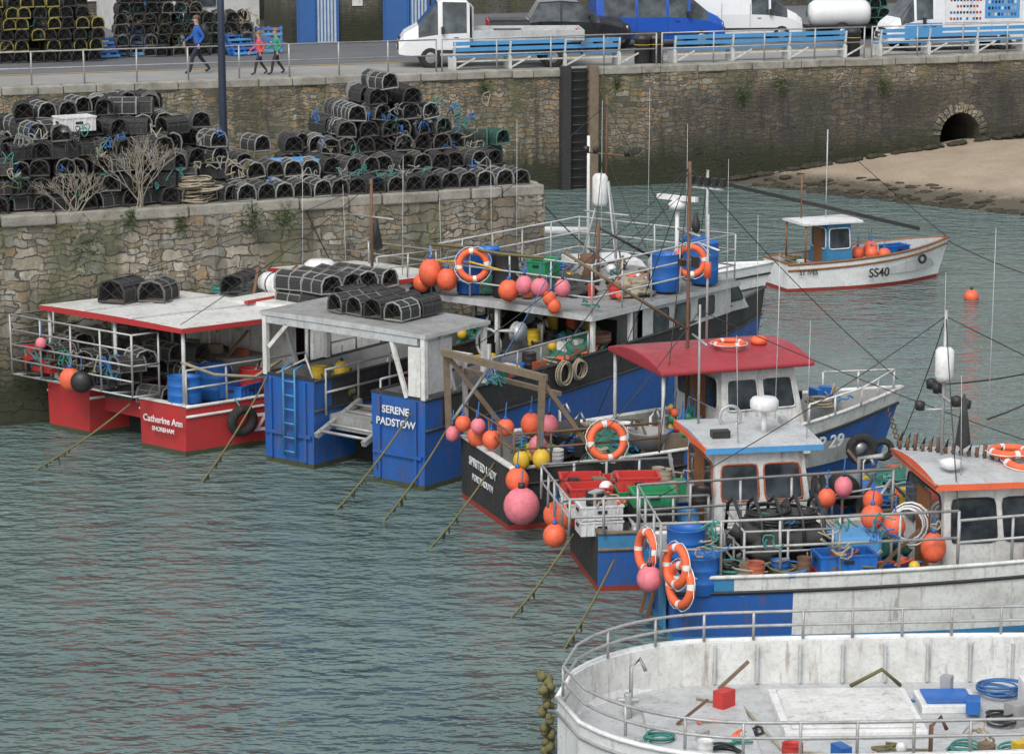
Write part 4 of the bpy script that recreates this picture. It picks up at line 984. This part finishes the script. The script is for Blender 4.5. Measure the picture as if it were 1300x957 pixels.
mb=MB(); lifebuoy(mb,(1.7,-1.72,1.6),(-.15,-1,.25),.3,.07); C.item(mb,'lifebuoy')
mb=MB(); lifebuoy(mb,(4.6,-.5,2.95),(0,0,1),.26,.05); C.item(mb,'lifebuoy')
for (x,y,z,r,m) in ((-.1,.9,1.5,.15,ORANGE),(.0,.45,1.35,.17,ORANGE),(-.05,.2,1.6,.14,PINK),(.1,-.1,1.4,.17,ORANGE),(.3,-.3,1.65,.16,ORANGE),(.9,.0,1.6,.19,ORANGE),(1.1,-.4,1.65,.17,PINK),(.2,-1.4,1.3,.15,YEL),(.5,-1.6,1.35,.16,YEL),(.05,-1.6,1.0,.21,ORANGE),(0,-1.95,.62,.32,PINK),(.7,-.9,1.4,.17,PINK),(1.4,.4,1.5,.16,ORANGE),(-.2,1.2,1.25,.13,PINK)):
    mb=MB(); fender(mb,(x,y,z),r,m); C.item(mb,'fender_buoy')
mb=MB()
for i in range(22): fender(mb,(3.6+R.uniform(-.25,.25),-.9+R.uniform(-.3,.3),1.5+R.uniform(-.15,.35)),.075,R.choice([YEL,BPL,GPL,RPL,LIFEO]))
C.item(mb,'small_pot_buoys')
mb=MB()
mb.lathe((2.8,-1.0,1.25),[(.0,0),(.28,0),(.38,.28),(.39,.3),(.36,.3),(.27,.03),(0,.03)],GALV,14); heap(mb,(1.6,.3,1.0),.7,.6,.4,NETD); crate(mb,(2.2,.9,.65),BPL,10); crate(mb,(2.2,.9,.9),BPL,15); heap(mb,(2.4,-.4,1.0),.6,.5,.35,NETG); clutter(mb,.4,4.0,-1.1,1.1,1.1,46); clutter(mb,6.2,7.4,-.5,.5,1.6,8); C.item(mb,'deck_gear')
mb=MB(); tyre(mb,(6.95,-1.35,.95),.3,(-.3,-1,.1)); mb.lathe((6.95,-1.35,.95),[(0,-.02),(.12,-.02),(.12,.05)],HUB,10,'y'); C.item(mb,'tyre_fender')
mb=MB(); tyre(mb,(7.5,-1.15,.85),.22,(-.3,-1,.1)); C.item(mb,'tyre_fender')
mb=MB()
for k in range(12): mb.torus((7.9+k*.03,-.6-k*.01,1.45-k*.1),.045,.014,RUST,(R.uniform(-1,1),1,0),8,4)
C.item(mb,'anchor_chain')
C.text('SPIRITED LADY',.22,(-.04,0,.78),'aft',WHITE2); C.text('PORTSMOUTH',.17,(-.04,0,.52),'aft',WHITE2)
C.text('P 29',.36,(6.35,-1.25,1.0),((.96,.28,.0),(.05,-.2,1)),WHITE2)

# ------------------------------------------------------------------ BOAT E
E=Grp('blue_crabber',1.2,43.4,0,10)
mE=dict(bot=BOOT,boot=BOOTR,side=BLUE,top=BLUE2,cap=WOOD,inn=GREYP,deck=DECK,tr=BLACK,strake=WOOD)
mb=MB(); hull(mb,8,2.8,1.0,1.5,.5,mE,tw=.85,rake=.6); E.part(mb,'hull')
mb=MB(); cabin(mb,2.0,3.75,-1.0,.95,.5,2.2,WHITE,.25,(2,2,1,3),(.52,.88),.05,TERRA); mb.bb(1.975,1.995,-.3,.35,.6,2.05,VARN); E.part(mb,'wheelhouse')
mb=MB(); slab(mb,1.8,3.8,-1.12,1.07,2.32,.1,LGREY,BPL2,.05); mb.bb(1.78,1.798,-1.12,1.07,2.24,2.34,LIFEO); E.part(mb,'roof')
mb=MB()
mb.tube([(3.0,-.3,2.35),(3.0,-.3,2.75)],.05,WHITE2,8); mb.lathe((3.0,-.3,2.75),[(0,0),(.22,0),(.24,.06),(.24,.16),(.2,.21),(0,.22)],WHITE2,18)
mb.tube([(2.1,.6,2.35),(2.1,.6,4.4)],.022,GALV,6); mb.tube([(2.1,.1,3.8),(2.1,1.1,3.8)],.018,GALV,6); whip(mb,(3.5,.8,2.35),2.4); whip(mb,(2.4,-.9,2.35),1.8); whip(mb,(3.6,-.8,2.35),2.0); mb.torus((2.6,.4,2.5),.18,.03,GALV,(0,1,0)); mb.box((2.2,-.5,2.42),(.3,.2,.12),KPL); mb.box((3.5,.3,2.42),(.1,.3,.1),GREYP)
rope(mb,(2.1,.6,4.3),(8.2,0,1.8),.1,.008,KPL); rope(mb,(2.1,.6,4.3),(-.4,0,1.6),.1,.008,KPL)
E.part(mb,'radar_and_mast')
mb=MB(); rails(mb,[(1.8,1.3,1.0),(-.5,1.2,1.0),(-.5,-1.25,1.0),(1.8,-1.35,1.0)],.6,(.5,1),.024,GALV,.6); rails(mb,[(3.9,-1.35,1.1),(6,-1.1,1.3),(8,-.2,1.5)],.4,(1,),.02,GALV,.9); E.part(mb,'stern_railing')
mb=MB()
for (x,y,z,m) in ((.1,.75,1.0,WHITE2),(.1,.75,1.26,RPL),(.1,.05,1.0,WHITE2),(.1,.05,1.26,RPL),(.8,.5,1.0,BPL),(.8,.5,1.26,RPL),(.85,-.3,1.0,KPL),(.85,-.3,1.26,GPL),(.85,-.3,1.5,RPL),(.1,-.75,.9,WHITE2),(.1,-.75,1.16,WHITE2),(.95,-.95,.9,WHITE2),(.95,-.95,1.16,KPL),(.95,-.95,1.4,GPL),(1.55,.1,.8,BPL)):
    crate(mb,(x,y,z),m,R.uniform(-8,8),.7,.5,.24)
clutter(mb,-.1,.4,-.9,.9,1.35,9); clutter(mb,.9,1.8,-1,1,1.3,18)
E.item(mb,'fish_boxes')
mb=MB(); mb.lathe((3.6,-1.3,1.6),[(0,0),(.28,.02),(.1,.08),(.28,.14),(0,.16)],KPL,14,'x'); mb.lathe((4.2,-1.1,1.5),[(0,0),(.26,.02),(.26,.3),(0,.32)],KPL,14,'y'); mb.tube([(3.8,-1.2,.8),(3.8,-1.2,1.7)],.07,GALV,8); mb.tube([(4.5,-.9,.7),(4.5,-.9,2.0),(4.8,-1.2,2.1)],.05,GALV,8); mb.bb(4.3,5.1,-.6,.5,.5,1.3,BPL)
mb.tube([(4.5,-1.3,1.1),(4.9,-1.3,1.7),(5.4,-1.2,1.2)],.04,GALV,6); E.part(mb,'pot_hauler')
for (x,y,z,r,m) in ((-.3,.85,.8,.23,ORANGE),(-.55,-.3,.75,.2,ORANGE)):
    mb=MB(); fender(mb,(x,y,z),r,m); E.item(mb,'fender_buoy')
mb=MB(); barrel(mb,(1.6,-.75,.8),.2,.4,BPL2); barrel(mb,(1.4,.9,.8),.22,.5,BPL); coil(mb,(5.5,0,1.3),.3,ROPEG,6); clutter(mb,3.9,6.8,-.9,.9,1.1,50); heap(mb,(5.6,.3,1.1),.6,.5,.3,NETG); heap(mb,(6.6,0,1.2),.5,.4,.3,NETD); E.item(mb,'deck_tubs')

# ------------------------------------------------------------------ BOAT G
G=Grp('white_potting_boat',2.3,40.7,0,8)
def sfG(t,j,mm): return BLUE if (t<.16 and j==3) else (BLUE2 if t<.1 else WHITE)
mG=dict(bot=BOOT,boot=BLUE2,side=WHITE,top=WHITE,cap=WHITE,inn=LGREY,deck=DECK,tr=BLUE,strake=KPL)
mb=MB(); hull(mb,11,3.1,1.05,1.5,.45,mG,tw=.85,rake=.6,sidefn=sfG,topb=.25); G.part(mb,'hull')
mb=MB(); mb.bb(-.09,-.045,-.9,-.5,.1,1.0,BLUE2); mb.bb(-.09,-.045,.3,.7,.1,1.0,BLUE2)
for y in (-.35,.1): mb.beam((-.25,y,.1),(-.05,y,.9),.1,.05,RUST)
G.part(mb,'stern_rudder_guard')
mb=MB(); cabin(mb,4.3,6.3,-1.1,1.1,.5,2.25,WHITE,.3,(2,2,1,3),(.5,.9),.06,KPL); mb.bb(4.275,4.296,-.35,.35,.6,2.0,VARN); mb.bb(4.27,4.296,.5,.95,1.3,1.9,GLASS)
mb.bb(6.3,8.2,-.9,.9,.9,1.45,GREYP); G.part(mb,'wheelhouse')
mb=MB(); slab(mb,4.1,6.2,-1.25,1.25,2.36,.1,LGREY,LIFEO,.1); mb.tube([(4.1,-1.25,2.34),(4.1,1.25,2.34)],.03,TERRA,6)
for k in range(14):
    xx=4.15+k*.1; yy=1.15-k*.09; mb.add([(xx,yy,2.42),(xx+.09,yy,2.42),(xx+.1,yy-.05,2.62+.1*R.random())],[(0,1,2)],KPL); mb.cyl((xx,yy-.2,2.42),(xx,yy-.22,2.55+.07*(k%3)),.03,RUST,6)
G.part(mb,'roof')
mb=MB(); lifebuoy(mb,(5.6,-.2,2.6),(0,0,1),.27,.065); G.item(mb,'lifebuoy')
mb=MB(); lifebuoy(mb,(5.75,-.5,2.5),(0,-.2,1),.27,.065); G.item(mb,'lifebuoy')
mb=MB(); mx=4.65
mb.tube([(mx,.3,2.4),(mx,.3,4.8)],.03,GALV,8); mb.lathe((mx,.3,3.65),[(0,0),(.13,.02),(.15,.1),(.15,.5),(.1,.55),(0,.56)],WHITE2,14); mb.tube([(mx,-.4,3.4),(mx,1.0,3.4)],.02,GALV,6); mb.tube([(mx-.4,.3,3.2),(mx+.4,.3,3.2)],.02,GALV,6)
for yy in (-.4,.95,.6): mb.lathe((mx,yy,3.4),[(0,0),(.08,.0),(.1,.14),(0,.18)],KPL,8)
for xx in (-.38,.38): mb.lathe((mx+xx,.3,3.2),[(0,0),(.07,.0),(.09,.12),(0,.16)],KPL,8)
mb.lathe((mx+.25,0,2.6),[(0,0),(.13,.1),(.08,.5),(.02,.9),(0,.9)],NETD,8)
mb.lathe((4.5,-.7,2.45),[(0,0),(.05,0),(.17,.06),(.2,.16),(0,.2)],WHITE2,14); 
for xx,yy,hh in ((5.6,.9,3.6),(4.6,-.9,1.6),(6.1,-.8,2.8),(mx,.3,3.0)): whip(mb,(xx,yy,2.4),hh)
for q in ((11,0,1.8),(0,0,2),(4.2,1.2,2.4),(4.4,-1.5,1.9)): rope(mb,(mx,.3,4.7),q,.1,.009,KPL)
G.part(mb,'mast_and_aerials')
mb=MB()
rails(mb,[(4.2,1.45,1.1),(-.1,1.2,1.05),(-.2,-1.25,1.05),(4.4,-1.5,1.15)],.85,(.5,1),.024,GALV,.85); rails(mb,[(4.4,-1.5,1.15),(7,-1.45,1.25),(9.5,-.8,1.4)],.7,(.5,1),.024,GALV,.9)
rails(mb,[(1.2,.6,.5),(1.2,-.8,.5),(2.6,-.8,.5),(2.6,.6,.5)],1.1,(.4,.7,1),.022,GALV,.7,closed=True)
G.part(mb,'railings')
for c,n_,r1 in (((-.3,-.55,1.3),(-1,-.25,.1),.28),((.05,-1.5,1.0),(-.9,-.35,.1),.3),((.0,-1.42,1.28),(-.9,-.35,.1),.28)):
    mb=MB(); lifebuoy(mb,c,n_,r1,.07); G.item(mb,'lifebuoy')
for (x,y,z,r,m) in ((-.35,-1.1,1.0,.2,PINK),(3.4,-.2,1.6,.19,ORANGE),(3.65,-.6,1.55,.17,ORANGE),(4.1,-1.2,1.35,.2,ORANGE),(3.0,1.1,1.6,.15,ORANGE),(3.3,1.2,1.75,.15,PINK),(3.8,1.2,1.5,.17,ORANGE)):
    mb=MB(); fender(mb,(x,y,z),r,m); G.item(mb,'fender_buoy')
for (x,y,z,r,h,m) in ((.4,-.2,.9,.3,.65,BPL),(.45,-1.1,.75,.3,.6,BPL),(2.75,-.95,.7,.22,.6,TERRA),(1.9,.9,.7,.25,.7,BPL)):
    mb=MB(); barrel(mb,(x,y,z),r,h,m); G.item(mb,'plastic_tub')
mb=MB(); 
for i in range(5): mb.tube([(1.2+.33*i,-.7,1.3),(1.2+.33*i,-.5,1.75),(1.2+.33*i,0,1.95),(1.2+.33*i,.4,1.75),(1.2+.33*i,.55,1.3)],.03,KPL,6)
heap(mb,(1.9,-.1,1.3),.65,.5,.4,NETD); coil(mb,(1.7,-.2,1.65),.35,KPL,7); coil(mb,(2.2,-.1,1.6),.3,KPL,6); G.item(mb,'pot_hauler_cage')
mb=MB(); mb.bb(2.7,3.5,-.5,.3,.5,1.35,BPL2); G.item(mb,'insulated_fish_tub',.06)
mb=MB(); crate(mb,(2.7,-1.15,.8),RPL,4,.9,.5,.26); crate(mb,(2.7,-1.15,1.07),BPL,2,.9,.5,.26); crate(mb,(3.5,-1.2,.8),BPL,4,.6,.45); G.item(mb,'fish_boxes')
mb=MB(); coil(mb,(4.05,-.1,1.45),.33,WHITE2,5,(-.6,-1,.1)); G.item(mb,'hose_coil')
mb=MB(); coil(mb,(6.4,-1.2,1.2),.3,ROPEG,9,(-.3,-1,.3)); coil(mb,(6.6,-.9,1.5),.35,ROPEG,8,(0,-.5,1)); heap(mb,(6.9,-.6,1.6),.5,.4,.3,NETG); G.item(mb,'green_rope_coils')
mb=MB(); heap(mb,(3.6,.6,.8),.5,.4,.3,NETG); heap(mb,(1.0,.9,.8),.4,.4,.3,NETD); clutter(mb,.3,4.1,-1.2,1.2,.6,60); clutter(mb,.9,3.9,-1.3,-.9,1.0,22); clutter(mb,6.5,8.0,-.8,.8,1.5,10)
for i in range(14): squiggle(mb,(R.uniform(.2,4),-1.5,R.uniform(1.2,1.7)),.4,.08,.35,.015,R.choice([ROPEB,ROPEG,ROPET,KPL]))
G.item(mb,'deck_ropes')
# ------------------------------------------------------------------ BOAT H
H=Grp('white_open_boat',.6,33.6,0,2)
mH=dict(bot=WHITE,boot=WHITE,side=WHITE2,top=WHITE2,cap=WHITE2,inn=WHITE,deck=LGREY,strake=GREYP)
mb=MB(); hull(mb,14,4.9,1.1,1.3,.5,mH,tw=.92,rs=.16,t0=.3,n=60,capw=.13,topb=.2,draft=.6); H.part(mb,'hull')
mb=MB(); pts=[]
for i in range(0,34):
    t=i/60*1.0
    w=(.92+.08*math.sin(min(1,t/.3)*math.pi/2))
    if t<.16: w*=math.sqrt(max(0,1-(1-t/.16)**2))
    pts.append((t*14+.07,max(0.0,w*2.45-.08),1.12+.2*t**1.8))
full=[(a,-b,c) for a,b,c in pts[::-1]]+pts[1:]
for h in (.2,.4): mb.tube([(a,b,c+h) for a,b,c in full],.022,GALV,6)
for k in range(0,len(full),3): a,b,c=full[k]; mb.tube([(a,b,c),(a,b,c+.4)],.022,GALV,6)
H.part(mb,'railing')
mb=MB()
mb.bb(3.0,4.9,-.1,1.7,.5,.62,WHITE2); mb.bb(3.1,4.8,0,1.6,.621,.66,WHITE); mb.bb(5.0,5.8,.9,1.6,.5,.62,WHITE2); mb.bb(5.08,5.72,.97,1.53,.621,.66,BPL)
mb.bb(6.3,8.5,-.9,.9,.5,1.05,WHITE2); mb.bb(1.2,2.6,-1.2,1.2,.5,.59,LGREY)
for k in range(16): mb.bb(2.3+k*.6,2.34+k*.6,2.2,2.29,.52,1.08,LGREY)
for x,y in ((1.0,.9),(1.0,-.9),(8,1.9)): mb.tube([(x,y,.5),(x,y,.85)],.06,GALV,8); mb.tube([(x-.15,y,.75),(x+.15,y,.75)],.04,GALV,8)
H.part(mb,'deck_hatches',.015)
mb=MB(); coil(mb,(6.2,1.6,.58),.3,ROPEB,5); coil(mb,(7.5,1.3,.58),.3,ROPEB,4); mb.tube([(2.0,1.6,.53),(2.6,1.2,.53),(2.9,-.5,.53),(4.2,-1.0,.53)],.02,ROPET,5); mb.tube([(4.2,2.0,.55),(4.6,1.8,.85),(4.9,2.0,.55)],.03,ROPEY,5); clutter(mb,.9,2.7,-1.6,1.8,.55,12); clutter(mb,5.2,6.2,-1.6,2.0,.55,12); clutter(mb,2.9,5,-2,-.4,.55,12)
for i in range(8): squiggle(mb,(R.uniform(1,6),R.uniform(-1.6,1.8),.52),.7,.4,.03,.018,R.choice([ROPET,ROPEY,ROPEB,KPL]))
H.item(mb,'deck_ropes')
mb=MB()
for i in range(30): mb.sphere((-.1+R.uniform(-.06,.08),.9+R.uniform(-.1,.1),.0+i*.037),R.uniform(.05,.08),ROPEY,(1,1,1),7,lump=.5)
H.item(mb,'rope_fender')

# ------------------------------------------------------------------ SS40
S=Grp('small_fishing_boat',7.1,71.2,0,22)
mS=dict(bot=BOOTR,boot=BOOTR,side=WHITE2,top=WHITE2,cap=VARN,inn=LGREY,deck=DECK,strake=VARN,tr=WHITE2)
mb=MB(); hull(mb,5.0,1.9,.75,1.1,.35,mS,tw=.75,rake=.35,t0=.5,topb=.16,capw=.05); S.part(mb,'hull')
mb=MB(); cabin(mb,1.3,2.1,-.5,.5,.35,1.75,BLUE2,.1,(1,1,1,2),(.5,.9),.04,WHITE2); slab(mb,.5,2.3,-.62,.62,1.8,.05,WHITE2,WHITE2,.03); mb.tube([(.6,-.55,.7),(.6,-.55,1.75)],.025,VARN,6); mb.tube([(.6,.55,.7),(.6,.55,1.75)],.025,VARN,6); mb.bb(1.27,1.295,-.2,.25,.5,1.6,VARN); S.part(mb,'wheelhouse')
mb=MB(); mb.tube([(1.6,.2,1.8),(1.6,.2,4.2)],.018,LGREY,6); mb.tube([(.9,.3,1.8),(.9,.3,3.0)],.02,VARN,6); mb.beam((-1.0,1.1,2.75),(4.0,-.7,1.5),.1,.1,KPL); rope(mb,(1.6,.2,4.1),(5.3,0,1.1),.05,.01,KPL); rope(mb,(5.3,0,1.0),(7.8,-2.0,-.1),.1,.015,KPL); rope(mb,(-1.0,1.1,2.75),(1.6,.2,3.4),.05,.01,KPL); S.part(mb,'mast_and_spar')
mb=MB()
for (x,y,z) in ((2.7,-.4,.85),(2.9,0,.95),(3.1,-.4,.8),(2.5,0,.8),(3.0,.3,.8)): fender(mb,(x,y,z),.18,ORANGE)
crate(mb,(3.7,.1,.7),BPL,10); crate(mb,(3.9,-.2,.5),BPL,10); tyre(mb,(4.0,-.9,.7),.14,(0,1,0)); clutter(mb,.4,1.2,-.5,.5,.6,8); S.item(mb,'fender_buoys')
S.text('SS40',.34,(2.6,-1.02,.32),((1,.05,0),(0,-.08,1)),KPL); S.text('ST IVES',.17,(.55,-.85,.47),((1,-.1,0),(0,-.08,1)),KPL)
mb=MB(); mb.sphere((12.1,69.5,.08),.2,ORANGE,(1,1,.95),14); mb.cyl((12.1,69.5,.25),(12.1,69.5,.33),.04,KPL,8); mb.obj('mooring_buoy')

Y=Grp('white_motor_boat',-.5,66.5,0,14)
mb=MB(); hull(mb,7,2.3,.9,1.2,.5,dict(bot=BOOTR,boot=RED,side=WHITE2,top=WHITE2,cap=WHITE2,inn=WHITE2,deck=WHITE2,strake=KPL),tw=.8,t0=.4,p=2); Y.part(mb,'hull')
mb=MB(); cabin(mb,2,4.5,-.8,.8,.5,1.5,WHITE2,.8,(3,3,0,2),(.4,.85)); Y.part(mb,'cabin')
mb=MB(); mb.tube([(2.5,0,1.4),(2.5,0,4.6)],.04,WHITE2,8); mb.tube([(2.5,0,2.2),(-.5,.3,2.3)],.09,WHITE2,8); mb.beam((-.2,.6,1.0),(-1.2,1.1,3.6),.12,.06,WOOD); Y.part(mb,'mast_and_boom')

# ------------------------------------------------------------------ mooring ropes
ends=[((-7.6,52.1,1.0),(-10.1,50.0,-.3)),((-4.8,51.4,1.7),(-6.2,49.3,-.3)),((-1.9,49.0,1.5),(-3.6,47.2,-.3)),((-1.2,48.6,1.3),(-2.7,46.2,-.3)),((-.3,46.8,1.1),(-1.9,44.2,-.3)),((1.0,42.2,1.0),(-.5,40.2,-.3)),((1.6,40.6,1.0),(.4,38.5,-.3))]
for a,b in ends:
    mb=MB(); rope(mb,a,b,.15,.02,ROPEY,14)
    for i in range(14):
        t=R.uniform(.35,.95); p=V(a).lerp(V(b),t)-V((0,0,.6*t*(1-t))); mb.tube([p,p-V((R.uniform(-.03,.03),0,R.uniform(.04,.16)))],.015,BOOT,4)
    mb.obj('mooring_rope')
mb=MB(); fender(mb,(.95,44.0,.85),.24,ORANGE); mb.obj('fender_buoy')
for a,b in (((-9.2,54.9,1.3),(-12,56.0,4.0)),((8.3,50.2,1.8),(15,56,2.5)),((7.6,41.8,3),(14,55,3)),((12.6,42.1,1.6),(20,50,2)),((-3.5,57.1,2.3),(-4.5,57.2,4.3)),((3.5,59.6,2),(.4,59.6,4.3))):
    mb=MB(); rope(mb,a,b,.4 if a[0]>3 else .1,.016,KPL,14); mb.obj('mooring_line')

# ------------------------------------------------------------------ light, sky, camera
w=bpy.data.worlds.new('World'); SC.world=w; w.use_nodes=True; nt=w.node_tree; nt.nodes.clear()
sky=nt.nodes.new('ShaderNodeTexSky'); sky.sky_type='NISHITA'; sky.sun_disc=False; sky.sun_elevation=rad(50); sky.sun_rotation=rad(200); sky.dust_density=3; sky.air_density=1.2
hs=nt.nodes.new('ShaderNodeHueSaturation'); hs.inputs['Saturation'].default_value=.25; hs.inputs['Value'].default_value=1.22
bgn=nt.nodes.new('ShaderNodeBackground'); bgn.inputs['Strength'].default_value=.15; o=nt.nodes.new('ShaderNodeOutputWorld')
nt.links.new(sky.outputs[0],hs.inputs['Color']); nt.links.new(hs.outputs[0],bgn.inputs[0]); nt.links.new(bgn.outputs[0],o.inputs[0])
sl=bpy.data.lights.new('overcast_sun','SUN'); sl.energy=1.4; sl.angle=rad(22); sl.color=(1,.97,.93)
so=bpy.data.objects.new('overcast_sun',sl); SC.collection.objects.link(so)
az=rad(200); el=rad(50); d=V((math.sin(az)*math.cos(el),math.cos(az)*math.cos(el),math.sin(el)))
so.rotation_euler=d.to_track_quat('Z','Y').to_euler(); so.location=(0,0,60)
cam=bpy.data.cameras.new('camera'); cam.lens=94.15; cam.sensor_width=36; cam.clip_end=4000; cam.clip_start=.5
co=bpy.data.objects.new('camera',cam); SC.collection.objects.link(co); co.location=(0,0,12.4); co.rotation_euler=(rad(90-11.77),0,0); SC.camera=co
SC.view_settings.view_transform='Standard'; SC.view_settings.look='None'; SC.view_settings.exposure=0
